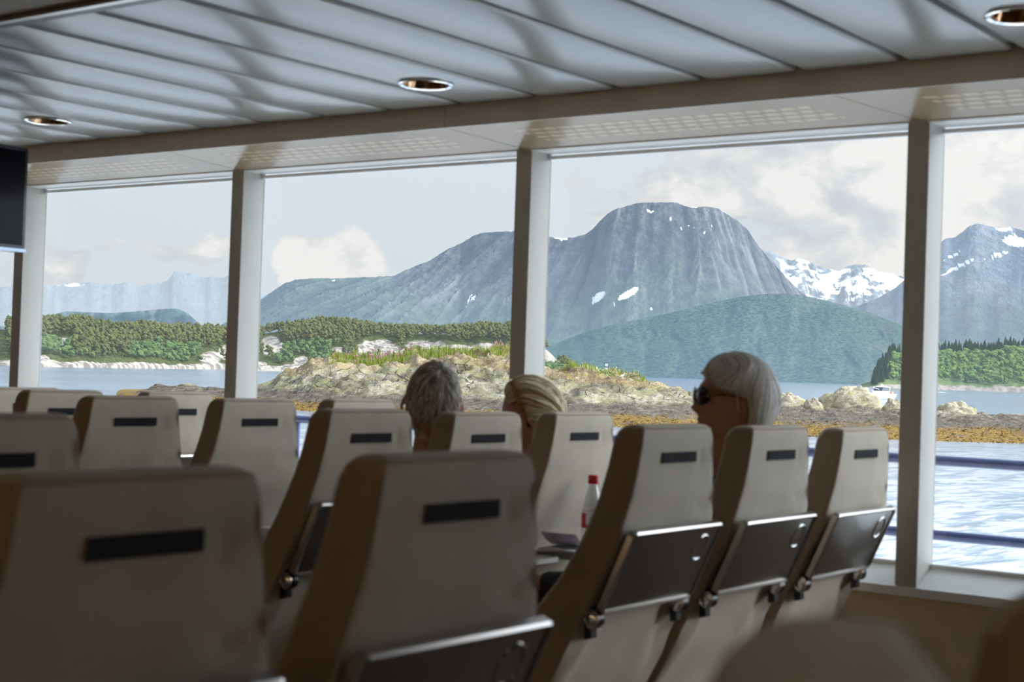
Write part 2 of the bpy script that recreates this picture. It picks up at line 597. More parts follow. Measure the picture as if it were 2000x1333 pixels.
def make_seat(open_tray=False):
    s = empty('passenger_seat')
    obj_from_mesh('backrest', back_mesh(), s)
    bk = [c for c in children(s)][0]
    # seam piping down both rear edges and over the top
    for sg in (1,):
        pts = []
        for z in [.37 + .03 * i for i in range(25)]:
            yr, yf, hw = interp(PROF, z); pts.append((-(hw - .003), yr + .004, z))
        for z, yr, yf, hw in TOP[:2]: pts.append((-(hw - .004), yr + .002, z))
        z, yr, yf, hw = TOP[1]
        for i in range(1, 10): pts.append((-(hw - .004) + 2 * (hw - .004) * i / 9, yr + .001, z - .001))
        for z in [1.105 - .03 * i for i in range(25)]:
            yr, yf, hw = interp(PROF, z); pts.append(((hw - .003), yr + .004, z))
        b = MB(); b.tube(pts, .0028, 6); b.build('piping', M['fabric_shaded'], bk)
    # cushion
    rings = []
    for y, z0, z1, hw in ((.30, .33, .43, .215), (.31, .315, .442, .228), (.34, .31, .448, .235), (.50, .31, .440, .24), (.66, .31, .445, .24), (.72, .315, .442, .235), (.75, .33, .425, .225), (.757, .35, .405, .21)):
        rings.append([Vector((x, y, (z0 + z1) / 2 + z)) for x, z in rrect(hw, (z1 - z0) / 2, min(.03, (z1 - z0) / 2 - .004))])
    b = MB(); b.loft(rings); b.build('seat_cushion', M['fabric'], s)
    # hook-and-loop strip high on the rear
    z = 1.057
    b = MB(); yr = rear_y(z)
    n = 16
    rings = []
    for i in range(n + 1):
        x = -.078 + .156 * i / n
        o = -.0022 + wrinkle(Vector((x, yr, z)))
        rings.append([Vector((x, yr + o - .0008, z - .0125)), Vector((x, yr + o + .004, z - .0125)), Vector((x, yr + o + .0035, z + .0125)), Vector((x, yr + o - .0013, z + .0125))])
    b.loft(rings); b.build('velcro_strip', M['velcro'], s)
    # folding tray
    zt, zb = .892, .706
    piv = Vector((0, rear_y(.70) - .020, .700))
    d = Vector((0, rear_y(zt) - rear_y(zb), zt - zb)).normalized()
    up = d
    if open_tray: up = Vector((0, -1, .02)).normalized()
    nrm = Vector((1, 0, 0)).cross(up)                    # closed: points to the passenger behind (-Y side)
    if nrm.y > 0 and not open_tray: nrm = -nrm
    if open_tray and nrm.z > 0: nrm = -nrm               # underside
    L = (zt - zb) / d.z + .012
    hw = .207
    Mx = Matrix((Vector((1, 0, 0)), nrm, up)).transposed().to_4x4()
    Mx.translation = piv
    tr = empty('tray_table', piv); tr.parent = s
    def P(x, dep, h): return (Matrix((Vector((1, 0, 0)), nrm, up)).transposed() @ Vector((x, dep, h)))
    outl = rrect(hw, L / 2, .016)
    b = MB()
    b.loft([[P(x, dd, L / 2 + z) for x, z in rrect(hw - .004 - e, L / 2 - .004 - e, .014)] for dd, e in ((.0, .002), (.0, 0), (.012, 0), (.013, .003))])
    b.build('tray_panel', M['tray'], tr)
    b = MB()
    k = len(outl)
    ins = rrect(hw - .009, L / 2 - .009, .009)
    rings = []
    for j in range(k):
        (x, z), (xi, zi) = outl[j], ins[j]
        rings.append([P(x, -.001, L/2 + z), P(x, .014, L/2 + z), P((x + xi) / 2, .018, L/2 + (z + zi) / 2), P(xi, .016, L/2 + zi), P(xi, -.001, L/2 + zi)])
    rings.append(rings[0])
    b.loft(rings, caps=False); b.build('tray_rim', M['alu'], tr, angle=30)
    # oval finger latch near the outer upper corner
    b = MB()
    ring_tube(b, [P(.138 + .030 * cos(t), .0135, L * .70 + .034 * sin(t)) for t in [2*pi*i/28 for i in range(28)]], .0026, 6)
    b.build('latch_ring', M['chrome'], tr)
    # hinge brackets
    for sg in (-1, 1):
        hc = Vector((sg * .192, rear_y(.685) - .016, .682))
        h = empty('tray_hinge', hc); h.parent = s
        b = MB(); b.lathe([(.021, -.013), (.0225, -.010), (.0225, .010), (.021, .013)], 20, M=Matrix.Rotation(pi / 2, 4, 'Y'))
        b.build('hinge_drum', M['black_plastic'], h)
        b = MB(); b.lathe([(.0215, .0120), (.0218, .0140), (.0195, .0150), (.0175, .0138), (.0155, .0150), (.012, .0168), (.005, .0175)], 20, M=Matrix.Rotation(-pi / 2, 4, 'Y'), capb=False)
        b.build('hinge_cap', M['chrome'], h)
        b = MB(); b.loft([[Vector((x, y, z)) for y, z in ((.000, -.045), (.020, -.050), (.022, .03), (.004, .03))] for x in (-.012, .012)])
        b.build('hinge_bracket', M['black_plastic'], h, smooth=False)
    # legs
    for sg in (-1, 1):
        b = MB()
        b.tube([(sg * .17, .38, .0), (sg * .17, .42, .18), (sg * .17, .41, .28), (sg * .17, .44, .31), (sg * .17, .60, .31), (sg * .17, .63, .28), (sg * .17, .62, .18), (sg * .17, .66, .0)], .018, 12)
        lg = b.build('leg', M['alu'], s)
        b = MB(); b.box((sg * .17 - .03, .32, -.02), (sg * .17 + .03, .72, .015)); b.build('foot_plate', M['black_plastic'], lg, bevel=.004)
    return s

GS = 'beige passenger seats in rows facing forward'
_kids = None
def kids_map():
    k = {}
    for o in bpy.data.objects:
        k.setdefault(o, [])
        if o.parent: k.setdefault(o.parent, []).append(o)
    return k

closed = make_seat(False)
opened = make_seat(True)
km = kids_map()
used = {}
def seat(x, y, dz, label, tray='closed', rz=0):
    proto = opened if tray == 'open' else closed
    o = proto if tray not in used else copy_tree(proto, None, km)
    used[tray] = True
    o.location = (x, y, dz); o.rotation_euler.z = rz
    tag(o, label, 'seat', GS)
    return o

YN, YR, YM, YA, YB, YC = 1.28, 1.872, 2.77, 3.67, 4.57, 5.47
seat(1.619, YN, .003, 'large dark beige seat in the lower centre, folded tray cut by the bottom edge')
seat(1.083, YN, -.004, 'darkest beige seat back filling the lower left corner, long black strip')
seat(3.189, YR, -.000, 'beige seat with folded tray, left one of the three by the lower right window')
seat(3.722, YR, -.007, 'beige seat with folded tray directly behind the white-haired woman, middle of three')
seat(4.269, YR, -.017, 'beige seat with folded tray against the window wall beside the right pillar')
seat(3.099, YM, -.001, "beige seat left of the grey-haired man, small chrome hinge low down")
seat(3.614, YM, -.010, "beige seat between the grey-haired man and the blonde woman's ear", 'open')
seat(4.121, YM, -.011, 'beige seat behind the blonde woman with a red-capped bottle before it', 'open')
seat(3.046, YA, -.000, 'beige seat with full black strip in the left part, second row of the left window')
seat(3.559, YA, -.005, 'beige seat standing right in front of the second window pillar', 'open')
seat(4.066, YA, -.004, "beige seat top peeking out just left of the grey-haired man's head")
seat(3.480, YB, -.009, 'beige seat at the far left, mostly hidden by the seat with full strip')
seat(4.010, YB, -.011, 'beige seat top between two seats below the second pillar, half its strip hidden')
seat(3.975, YC, -.025, 'farthest beige seat, only its top shows at the left edge under the left window')
seat(1.520, 2.18, .016, 'grey beige seat cut by the left edge, showing half a black strip')
blob = seat(.5195, .1835, .014, 'out-of-focus seat top very close at the bottom right, rounded and mauve', rz=radians(30))
seat(1.13, .262, -.012, 'dark out-of-focus seat cut by the lower right corner')

# the nearest seat keeps the plain fabric on its sides, no painted shade
for c in [c for c in bpy.data.objects if c.parent is blob and c.name.startswith('backrest')]:
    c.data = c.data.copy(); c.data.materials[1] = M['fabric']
# ------------------------------------------------------------------ sea, islands and mountains
def attr(me, name, vals):
    a = me.attributes.new(name, 'FLOAT', 'POINT')
    a.data.foreach_set('value', vals)

def attr_node(t, name):
    n = t.n('ShaderNodeAttribute'); n.attribute_name = name
    return n.outputs['Fac']

def fbm(x, y, z, oct=4):
    return mnoise.fractal(Vector((x, y, z)), 1.0, 2.0, oct)

def ridged(x, y, z):
    return 1 - abs(mnoise.noise(Vector((x, y, z)))) * 2

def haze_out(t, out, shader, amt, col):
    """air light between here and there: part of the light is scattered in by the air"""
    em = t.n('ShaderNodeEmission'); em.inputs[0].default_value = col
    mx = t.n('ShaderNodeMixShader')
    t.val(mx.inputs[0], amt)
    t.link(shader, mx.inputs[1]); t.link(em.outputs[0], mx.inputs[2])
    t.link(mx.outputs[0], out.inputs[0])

def rugged_mat(name, rock, rock2, green, green2, haze, hcol, scale, fine, gline=(.35, .6), hz_low=.1, grain=.22, gdark=.75):
    """mountain: rock above, woods below, snow where the 'snow' attribute says; 'h' is the relative height"""
    m, t, out = new_mat(name)
    df = t.n('ShaderNodeBsdfDiffuse')
    c = t.coords('Object', scale=(1, 1, grain))
    n1 = t.noise(c, scale, 8, .62, .4)
    n2 = t.noise(c, fine, 5, .65)
    h = attr_node(t, 'h')
    rk = t.mix(t.smooth(n2, .35, .65), rock2, rock)
    gr = t.mix(t.smooth(n2, .38, .62), green2, green)
    g = t.smooth(t.math('ADD', t.math('MULTIPLY_ADD', n1, .7, -.35), h), gline[0], gline[1])
    col = t.mix(g, gr, rk)
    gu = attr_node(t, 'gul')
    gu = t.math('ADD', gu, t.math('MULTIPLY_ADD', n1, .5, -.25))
    col = t.mix(t.math('MULTIPLY', t.math('SUBTRACT', 1, t.smooth(gu, .12, .62)), gdark), col, t.mix(1.0, col, (.30, .34, .42, 1), 'MULTIPLY'))  # gullies darkened in the colour to stand in for their shade
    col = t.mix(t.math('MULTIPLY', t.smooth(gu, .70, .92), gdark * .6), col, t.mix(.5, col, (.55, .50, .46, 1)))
    sn = t.smooth(t.math('ADD', attr_node(t, 'snow'), t.math('MULTIPLY_ADD', n2, .9, -.45)), .46, .56)
    col = t.mix(sn, col, (.95, .96, .98, 1))
    t.link(col, df.inputs[0])
    t.link(t.bump(t.math('ADD', n1, n2), .55, 1.0 / fine * 1.2), df.inputs['Normal'])
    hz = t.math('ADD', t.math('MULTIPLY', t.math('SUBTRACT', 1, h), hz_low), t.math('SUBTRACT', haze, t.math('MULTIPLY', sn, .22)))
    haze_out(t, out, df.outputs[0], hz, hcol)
    return m

def mountain(name, sil, D, depth, mat, step=5, rows=46, gully=.06, gfreq=60, wob=.02, snow=None, profile=1.35, foot=None, jag=0, seed=0, lean=0, fan=0.0, xc=1000, veg=None):
    """sil: skyline directions; the crest stands D metres away (number or table), the slope runs 'depth' metres towards the sea"""
    x0, x1 = sil[0][0], sil[-1][0]
    xs = np.arange(x0, x1 + .1, step)
    vs = []; hs = []; sn = []; gl_ = []
    R2 = rows + 10
    for i, x in enumerate(xs):
        y = interp(sil, x)
        d = interp(D, x) if isinstance(D, list) else D
        top = at_dist(x, y - jag * (abs(fbm(x * .06, seed, 0, 5)) + .5 * abs(fbm(x * .23, seed, 4, 3))) * 1.6 + jag * .8, d)
        ht = top.z - WATER
        dirv = Vector((top.x, top.y, 0)).normalized()
        side = Vector((-dirv.y, dirv.x, 0))
        for r in range(R2):
            if r < rows:
                v = r / (rows - 1)                    # 0 crest .. 1 foot
                z = ht * (1 - v) ** profile
                dist = d - depth * v
                env = sin(pi * min(1, v * 1.02)) ** .6
            else:
                v = (r - rows + 1) / 10               # behind the crest
                z = ht * (1 - v) ** 1.2
                dist = d + depth * v
                env = .4 * sin(pi * v)
            s = (x - xc) * gfreq / 2000 / (1 + fan * v) + lean * v * 6 + .25 * fbm(x * .01, v * 3, seed, 2)
            g = ridged(s, v * 1.1 + seed, .5) * .55 + ridged(s * 2.3, v * 2.2, 7 + seed) * .3 + ridged(s * 5.1, v * 4, 3 + seed) * .15
            big = fbm(x * .004 + seed, v * 2, 2)
            gl_.append(g)
            dz = env * ht * (gully * (g - .4) + wob * big)
            p = EYE + dirv * (dist + depth * .15 * env * (g - .5)) 
            p.z = WATER - 2 + max(0, z + dz) if r < rows else WATER - 2 + max(0, z)
            if r == rows - 1 or (r == R2 - 1): p.z = WATER - 8
            vs.append(p)
            hs.append((max(0, min(1, z / max(ht, 1))) if ht > 0 else 0) * (veg(x) if veg else 1))
            if snow:
                w = p - EYE; dep = w.dot(CF)
                sn.append(snow(1000 + F * w.dot(CR) / dep, 666.5 - F * w.dot(CU) / dep, v if r < rows else -v))
            else: sn.append(0)
    # order of rows: back (far) ... crest ... foot
    fs = []
    order = list(range(R2 - 1, rows - 1, -1)) + list(range(rows))
    for i in range(len(xs) - 1):
        for a, b_ in zip(order, order[1:]):
            fs.append((i * R2 + a, i * R2 + b_, (i + 1) * R2 + b_, (i + 1) * R2 + a))
    me = bpy.data.meshes.new(name)
    me.from_pydata(vs, [], fs)
    attr(me, 'h', hs); attr(me, 'snow', sn); attr(me, 'gul', gl_)
    me.materials.append(mat)
    me.polygons.foreach_set('use_smooth', [True] * len(me.polygons))
    o = obj_from_mesh(name, me, kind='structure')
    return o

def blobs(lst):
    """patches of lying snow: (x, y, half width, half height, tilt)"""
    def f(x, y, v):
        m = 0
        for bx, by, w, h, a in lst:
            dx, dy = x - bx, y - by
            u, v_ = dx * cos(a) + dy * sin(a), -dx * sin(a) + dy * cos(a)
            q = (u / w) ** 2 + (v_ / h) ** 2
            if q < 4: m = max(m, min(1.0, 1.15 - .5 * q))
        return m
    return f

HZ = (.50, .63, .78, 1)
HZF = (.62, .71, .80, 1)

# distant ranges
def snow_left(x, y, v):
    a = .62 * gauss(x - 140, 60) * gauss(y - 556, 8) + .5 * gauss(x - 232, 20) * gauss(y - 570, 5) + .3 * gauss(x - 85, 16) * gauss(y - 612, 9)
    return a
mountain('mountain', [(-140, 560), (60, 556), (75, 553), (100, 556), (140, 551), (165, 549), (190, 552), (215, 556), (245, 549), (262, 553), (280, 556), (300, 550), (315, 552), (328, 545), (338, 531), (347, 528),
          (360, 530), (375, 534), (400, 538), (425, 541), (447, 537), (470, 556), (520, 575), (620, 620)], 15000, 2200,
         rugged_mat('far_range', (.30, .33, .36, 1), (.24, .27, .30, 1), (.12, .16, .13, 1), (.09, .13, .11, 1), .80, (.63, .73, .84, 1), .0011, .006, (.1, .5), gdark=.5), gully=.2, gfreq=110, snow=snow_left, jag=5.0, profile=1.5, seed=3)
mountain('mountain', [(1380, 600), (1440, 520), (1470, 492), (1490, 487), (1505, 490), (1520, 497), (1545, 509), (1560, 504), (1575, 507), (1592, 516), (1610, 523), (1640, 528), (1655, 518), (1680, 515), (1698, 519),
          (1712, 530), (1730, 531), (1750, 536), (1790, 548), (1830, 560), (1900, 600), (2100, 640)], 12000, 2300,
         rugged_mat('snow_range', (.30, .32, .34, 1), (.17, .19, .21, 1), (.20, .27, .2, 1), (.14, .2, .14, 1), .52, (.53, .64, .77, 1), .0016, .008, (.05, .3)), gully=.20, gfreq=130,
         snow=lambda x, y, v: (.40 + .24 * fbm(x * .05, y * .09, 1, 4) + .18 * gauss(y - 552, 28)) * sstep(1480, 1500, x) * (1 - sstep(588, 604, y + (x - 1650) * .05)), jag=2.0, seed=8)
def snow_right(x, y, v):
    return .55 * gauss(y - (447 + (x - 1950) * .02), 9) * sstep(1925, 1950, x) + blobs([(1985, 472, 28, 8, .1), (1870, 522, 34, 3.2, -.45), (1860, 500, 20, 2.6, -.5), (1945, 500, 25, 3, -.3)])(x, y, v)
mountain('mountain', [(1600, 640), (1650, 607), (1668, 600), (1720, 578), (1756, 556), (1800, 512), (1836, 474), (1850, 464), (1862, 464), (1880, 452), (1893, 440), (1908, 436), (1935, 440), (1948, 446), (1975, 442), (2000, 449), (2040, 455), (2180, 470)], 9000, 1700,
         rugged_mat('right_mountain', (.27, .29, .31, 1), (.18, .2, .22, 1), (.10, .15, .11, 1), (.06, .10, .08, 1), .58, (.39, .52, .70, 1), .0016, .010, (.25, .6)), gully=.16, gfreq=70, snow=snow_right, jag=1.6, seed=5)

# the table mountain with its long left shoulder
def snow_main(x, y, v):
    return .85 * gauss(y - 449, 4.0) * sstep(928, 938, x) * (1 - sstep(1004, 1040, x)) + blobs([
        (1168, 581, 15, 6.5, -.7), (1228, 574, 22, 5.5, -.55), (1205, 590, 8, 3, -.5), (1268, 413, 9, 2.6, .1), (922, 584, 13, 2.6, -.5), (912, 592, 5, 2, -.3),
        (1095, 466, 14, 2.5, .1), (1272, 603, 3.4, 3, 0), (1355, 404, 8, 1.6, 0), (1330, 447, 2, 2, 0), (1346, 440, 2.4, 2, 0), (1354, 443, 2, 2, 0), (1391, 441, 2, 2, 0), (1377, 455, 2, 1.8, 0),
        (1422, 452, 2.4, 2, 0), (1310, 428, 1.6, 3, .3), (652, 548, 4, 1.5, 0)])(x, y, v)
mountain('mountain', [(380, 655), (440, 630), (490, 596), (516, 579), (535, 566), (556, 552), (580, 545), (620, 542), (650, 543), (690, 541), (735, 540), (768, 538), (790, 528), (812, 518), (840, 508), (870, 488), (905, 472),
          (928, 458), (945, 453), (1000, 450), (1020, 452), (1060, 458), (1092, 465), (1120, 463), (1142, 457), (1158, 446), (1172, 430), (1185, 418), (1200, 408), (1222, 402), (1240, 397), (1258, 394),
          (1320, 394), (1332, 399), (1345, 404), (1380, 402), (1402, 406), (1418, 416), (1430, 424), (1440, 430), (1452, 441), (1464, 452), (1474, 470), (1490, 490), (1510, 512), (1535, 540), (1560, 566), (1600, 596), (1700, 660)],
         [(380, 7400), (700, 7400), (900, 8200), (1200, 7800), (1700, 7800)], 1500,
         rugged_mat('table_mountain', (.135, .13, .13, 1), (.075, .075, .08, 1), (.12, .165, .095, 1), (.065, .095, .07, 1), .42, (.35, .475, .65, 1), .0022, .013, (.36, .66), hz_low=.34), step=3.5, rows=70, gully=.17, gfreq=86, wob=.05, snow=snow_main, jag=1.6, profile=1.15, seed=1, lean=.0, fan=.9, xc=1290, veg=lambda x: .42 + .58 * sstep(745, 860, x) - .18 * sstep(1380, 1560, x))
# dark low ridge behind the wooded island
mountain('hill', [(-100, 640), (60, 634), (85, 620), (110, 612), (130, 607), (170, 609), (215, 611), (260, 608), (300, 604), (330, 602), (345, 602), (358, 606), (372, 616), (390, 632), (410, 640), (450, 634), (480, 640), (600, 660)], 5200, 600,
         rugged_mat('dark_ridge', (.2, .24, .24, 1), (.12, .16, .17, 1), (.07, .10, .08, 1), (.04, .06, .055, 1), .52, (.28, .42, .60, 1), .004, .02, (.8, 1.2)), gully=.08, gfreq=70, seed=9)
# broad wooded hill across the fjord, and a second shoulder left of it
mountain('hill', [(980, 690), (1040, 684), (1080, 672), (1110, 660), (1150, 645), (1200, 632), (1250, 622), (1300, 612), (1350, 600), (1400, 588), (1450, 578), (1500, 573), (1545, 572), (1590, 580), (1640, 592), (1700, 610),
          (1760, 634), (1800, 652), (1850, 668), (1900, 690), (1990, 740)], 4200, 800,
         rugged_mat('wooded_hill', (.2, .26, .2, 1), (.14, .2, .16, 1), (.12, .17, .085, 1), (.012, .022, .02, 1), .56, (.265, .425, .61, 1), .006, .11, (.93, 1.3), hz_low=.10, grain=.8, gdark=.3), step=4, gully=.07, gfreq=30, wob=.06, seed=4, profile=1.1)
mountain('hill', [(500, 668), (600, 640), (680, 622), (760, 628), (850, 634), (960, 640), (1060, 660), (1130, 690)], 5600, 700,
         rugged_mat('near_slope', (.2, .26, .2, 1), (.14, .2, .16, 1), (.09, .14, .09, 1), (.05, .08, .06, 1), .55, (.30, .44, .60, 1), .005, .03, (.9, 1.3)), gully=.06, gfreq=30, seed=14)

# sea
def sea():
    b = MB()
    R_ = 30000
    n = 96
    rads = [2, 30, 80, 200, 500, 1500, 5000, 15000, R_]
    vs = [(0, 0, WATER)]
    for r in rads:
        for j in range(n): vs.append((r * cos(2*pi*j/n), r * sin(2*pi*j/n), WATER))
    for j in range(n): vs.append((R_ * cos(2*pi*j/n), R_ * sin(2*pi*j/n), WATER - 60))
    fs = [(0, 1 + j, 1 + (j + 1) % n) for j in range(n)]
    for k in range(len(rads)):
        for j in range(n):
            j2 = (j + 1) % n
            fs.append((1 + k*n + j, 1 + (k+1)*n + j, 1 + (k+1)*n + j2, 1 + k*n + j2))
    b.add(vs, fs)
    m, t, out = new_mat('sea_water')
    p = t.n('ShaderNodeBsdfPrincipled')
    t.link(p.outputs[0], out.inputs[0])
    p.inputs['IOR'].default_value = 1.33; p.inputs['Roughness'].default_value = .12
    c = t.coords('Object', scale=(1, 1, 1), rot=(0, 0, .5))
    c2 = t.coords('Object', scale=(.35, 1, 1), rot=(0, 0, -.75))
    n1 = t.noise(c2, .9, 6, .62, .6); n2 = t.noise(c2, .06, 4, .6); n3 = t.noise(c2, .012, 3, .5)
    # bright sky reflection painted into the water colour round the ferry
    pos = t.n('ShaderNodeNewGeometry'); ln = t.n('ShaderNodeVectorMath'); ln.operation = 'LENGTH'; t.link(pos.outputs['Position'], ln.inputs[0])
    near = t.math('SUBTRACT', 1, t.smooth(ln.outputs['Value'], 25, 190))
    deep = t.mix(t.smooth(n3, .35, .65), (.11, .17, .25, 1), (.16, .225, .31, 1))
    sky_sheen = t.mix(t.smooth(n1, .40, .56), (.20, .27, .35, 1), (.56, .58, .60, 1))
    n4 = t.noise(c, .22, 5, .65)
    deep = t.mix(t.smooth(n4, .42, .60), t.mix(.55, deep, (.035, .065, .11, 1)), deep)
    t.link(t.mix(near, deep, sky_sheen), p.inputs['Base Color'])
    hgt = t.math('ADD', t.math('MULTIPLY', n1, .45), t.math('MULTIPLY', n2, 1.6))
    t.link(t.bump(hgt, .38, 1.0), p.inputs['Normal'])
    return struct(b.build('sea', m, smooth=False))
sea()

# ------------------------------------------------------------------ wooded island (left) and the spruce isle (right)
def land_mat(name, rock, rock2, green, green2, haze, hcol, scale):
    m, t, out = new_mat(name)
    df = t.n('ShaderNodeBsdfDiffuse')
    c = t.coords('Object')
    n1 = t.noise(c, scale, 6, .6); n2 = t.noise(c, scale * 7, 5, .65)
    cr = t.noise(t.coords('Object', scale=(1, 1, .35)), scale * 4, 5, .7)
    rk = t.mix(t.smooth(cr, .42, .56), rock2, rock)
    gr = t.mix(t.smooth(n2, .4, .6), green2, green)
    g = t.smooth(t.math('ADD', attr_node(t, 'rock'), t.math('MULTIPLY_ADD', n1, .8, -.4)), .42, .55)
    t.link(t.mix(g, gr, rk), df.inputs[0])
    t.link(t.bump(t.math('ADD', cr, n2), .8, .8), df.inputs['Normal'])
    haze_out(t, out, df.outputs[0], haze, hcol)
    return m

def island(name, sil, D, front, mat, rock_fn, rows=30, step=5, seed=0):
    """sil: (x, crest y, shore y); returns heights for planting"""
    xs = np.arange(sil[0][0], sil[-1][0] + .1, step)
    vs = []; rk = []; hs = []
    R2 = rows + 6
    for x in xs:
        yt, D0 = interp([(s[0], s[1], s[2]) for s in sil], x)
        shore = at_dist(x, 500, D0); dirv = Vector((shore.x, shore.y, 0)).normalized()
        top = at_dist(x, yt, D0 + front)
        ht = top.z - WATER
        for r in range(R2):
            v = r / (rows - 1)
            if r < rows:
                z = ht * (sin(v * pi / 2) ** .8) * (.75 + .25 * sstep(0, 1, v)) 
                z += (fbm(x * .02, v * 3, seed, 4) * .10 * ht + fbm(x * .09, v * 12, seed, 3) * .05 * ht) * sin(pi * min(1, v * .98)) ** .5
                if r == 0: z = -3
            else:
                z = ht * (1 - (v - 1) * rows / 6 * .9) ; 
                if r == R2 - 1: z = -4
            p = EYE + dirv * (D0 + front * v); p.z = WATER + z
            vs.append(p)
            w = p - EYE; dep = w.dot(CF)
            rk.append(rock_fn(1000 + F * w.dot(CR) / dep, 666.5 - F * w.dot(CU) / dep, v))
    fs = []
    for i in range(len(xs) - 1):
        for r in range(R2 - 1):
            fs.append((i*R2 + r, (i+1)*R2 + r, (i+1)*R2 + r + 1, i*R2 + r + 1))
    me = bpy.data.meshes.new(name); me.from_pydata(vs, [], fs); attr(me, 'rock', rk)
    me.materials.append(mat); me.polygons.foreach_set('use_smooth', [True] * len(me.polygons))
    o = obj_from_mesh(name, me, kind='structure')
    def ground(x, v):
        i = min(len(xs) - 2, max(0, int((x - xs[0]) / step))); r = min(rows - 2, int(v * (rows - 1)))
        tx = (x - xs[0]) / step - i; tv = v * (rows - 1) - r
        a, b_, c, d = (Vector(vs[(i + ii) * R2 + r + rr]) for ii, rr in ((0, 0), (1, 0), (0, 1), (1, 1)))
        return (a * (1 - tx) + b_ * tx) * (1 - tv) + (c * (1 - tx) + d * tx) * tv, (rk[i * R2 + r])
    return ground

def rocks_left(x, y, v):
    k = .85 * (1 - sstep(.02, .13, v))
    for bx, by, w, h, a in ((410, 700, 24, 18, 0), (440, 690, 16, 18, .5), (530, 676, 26, 24, 0), (735, 684, 50, 24, 0), (760, 690, 30, 18, 0), (835, 682, 56, 21, .05), (900, 686, 34, 17, 0), (945, 686, 40, 19, .1), (990, 692, 30, 18, .2),
                        (1080, 694, 24, 22, .5), (120, 668, 26, 10, -.4), (130, 665, 14, 5, -.3), (85, 700, 14, 8, 0), (590, 705, 20, 10, 0), (500, 712, 30, 8, 0), (240, 716, 60, 4, 0), (660, 690, 20, 14, 0)):
        dx, dy = x - bx, y - by
        k = max(k, .95 * exp(-((dx / w) ** 2 + (dy / h) ** 2)))
    return k
LEFT = [(-160, 646, 640), (60, 644, 640), (150, 640, 660), (210, 652, 690), (280, 650, 730), (330, 652, 780), (440, 654, 860), (520, 652, 880), (600, 643, 880), (640, 640, 880), (700, 642, 880), (760, 652, 880),
        (850, 654, 880), (1000, 646, 880), (1040, 664, 880), (1075, 684, 880), (1095, 704, 870), (1120, 722, 860), (1150, 734, 850)]
gl = island('island', LEFT, None, 170, land_mat('island_ground', (.36, .315, .265, 1), (.13, .115, .10, 1), (.075, .085, .03, 1), (.035, .045, .018, 1), .10, (.55, .66, .75, 1), .06), rocks_left, seed=2)
def rocks_right(x, y, v):
    return max(.75 * (1 - sstep(.03, .12, v)), .0)
RIGHT = [(1690, 752, 1500), (1712, 744, 1500), (1728, 716, 1520), (1745, 700, 1560), (1800, 692, 1620), (1850, 692, 1680), (1900, 690, 1700), (2000, 686, 1720), (2120, 684, 1750)]
gr_ = island('island', RIGHT, None, 240, land_mat('isle_ground', (.27, .23, .195, 1), (.15, .135, .12, 1), (.11, .15, .05, 1), (.06, .09, .035, 1), .20, (.45, .58, .72, 1), .04), rocks_right, seed=6)

def tree_mat(name, c1, c2, haze, hcol):
    m, t, out = new_mat(name)
    df = t.n('ShaderNodeBsdfDiffuse')
    oi = t.n('ShaderNodeObjectInfo')
    geo = t.n('ShaderNodeNewGeometry')
    rnd = t.math('FRACT', t.math('ADD', oi.outputs['Random'], t.math('MULTIPLY', geo.outputs['Random Per Island'], .37)))
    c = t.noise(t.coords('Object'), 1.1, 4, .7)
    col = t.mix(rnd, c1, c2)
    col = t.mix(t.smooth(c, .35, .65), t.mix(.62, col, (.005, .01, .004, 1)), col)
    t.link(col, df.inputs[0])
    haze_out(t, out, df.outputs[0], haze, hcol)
    return m
M['pine'] = tree_mat('pine_needles', (.15, .145, .05, 1), (.085, .105, .04, 1), .12, (.50, .60, .68, 1))
M['leafy'] = tree_mat('birch_leaves', (.125, .175, .055, 1), (.085, .145, .05, 1), .14, (.50, .62, .70, 1))
M['spruce'] = tree_mat('spruce_needles', (.04, .07, .035, 1), (.025, .05, .03, 1), .20, (.26, .38, .50, 1))
M['leafy_far'] = tree_mat('leafy_far', (.20, .28, .07, 1), (.11, .20, .06, 1), .18, (.42, .56, .70, 1))
M['bark'] = principled('bark', (.16, .10, .07, 1), .9)

def crown_pts(kind, rng):
    """list of (centre, rx, rz) lumps for a tree one metre high"""
    out = []
    if kind == 'pine':
        out.append((Vector((0, 0, .80)), .17, .20))
        for k in range(6):
            a = rng.random() * 2 * pi; z = .38 + .09 * k + rng.random() * .04; r = .20 * (1.12 - z) + .06
            out.append((Vector((cos(a) * r, sin(a) * r, z)), .15 + .04 * rng.random(), .10))
        out.append((Vector((0, 0, .50)), .19, .16))
    elif kind == 'leafy':
        out.append((Vector((0, 0, .55)), .32, .34))
        for k in range(7):
            a = rng.random() * 2 * pi; z = .28 + rng.random() * .5; r = .26 * sin(z * pi)
            out.append((Vector((cos(a) * r, sin(a) * r, z)), .20, .17))
    return out

def lump(mb, c, rx, rz, rng, sub=1):
    bm = bmesh.new(); bmesh.ops.create_icosphere(bm, subdivisions=sub, radius=1)
    vs = [(c + Vector((v.co.x * rx, v.co.y * rx, v.co.z * rz)) * (.8 + .45 * rng.random())) for v in bm.verts]
    # jitter about the centre only
    vs = []
    for v in bm.verts:
        k = .78 + .44 * rng.random()
        vs.append(c + Vector((v.co.x * rx * k, v.co.y * rx * k, v.co.z * rz * k)))
    fs = [tuple(q.index for q in f.verts) for f in bm.faces]
    bm.free()
    mb.add(vs, fs)

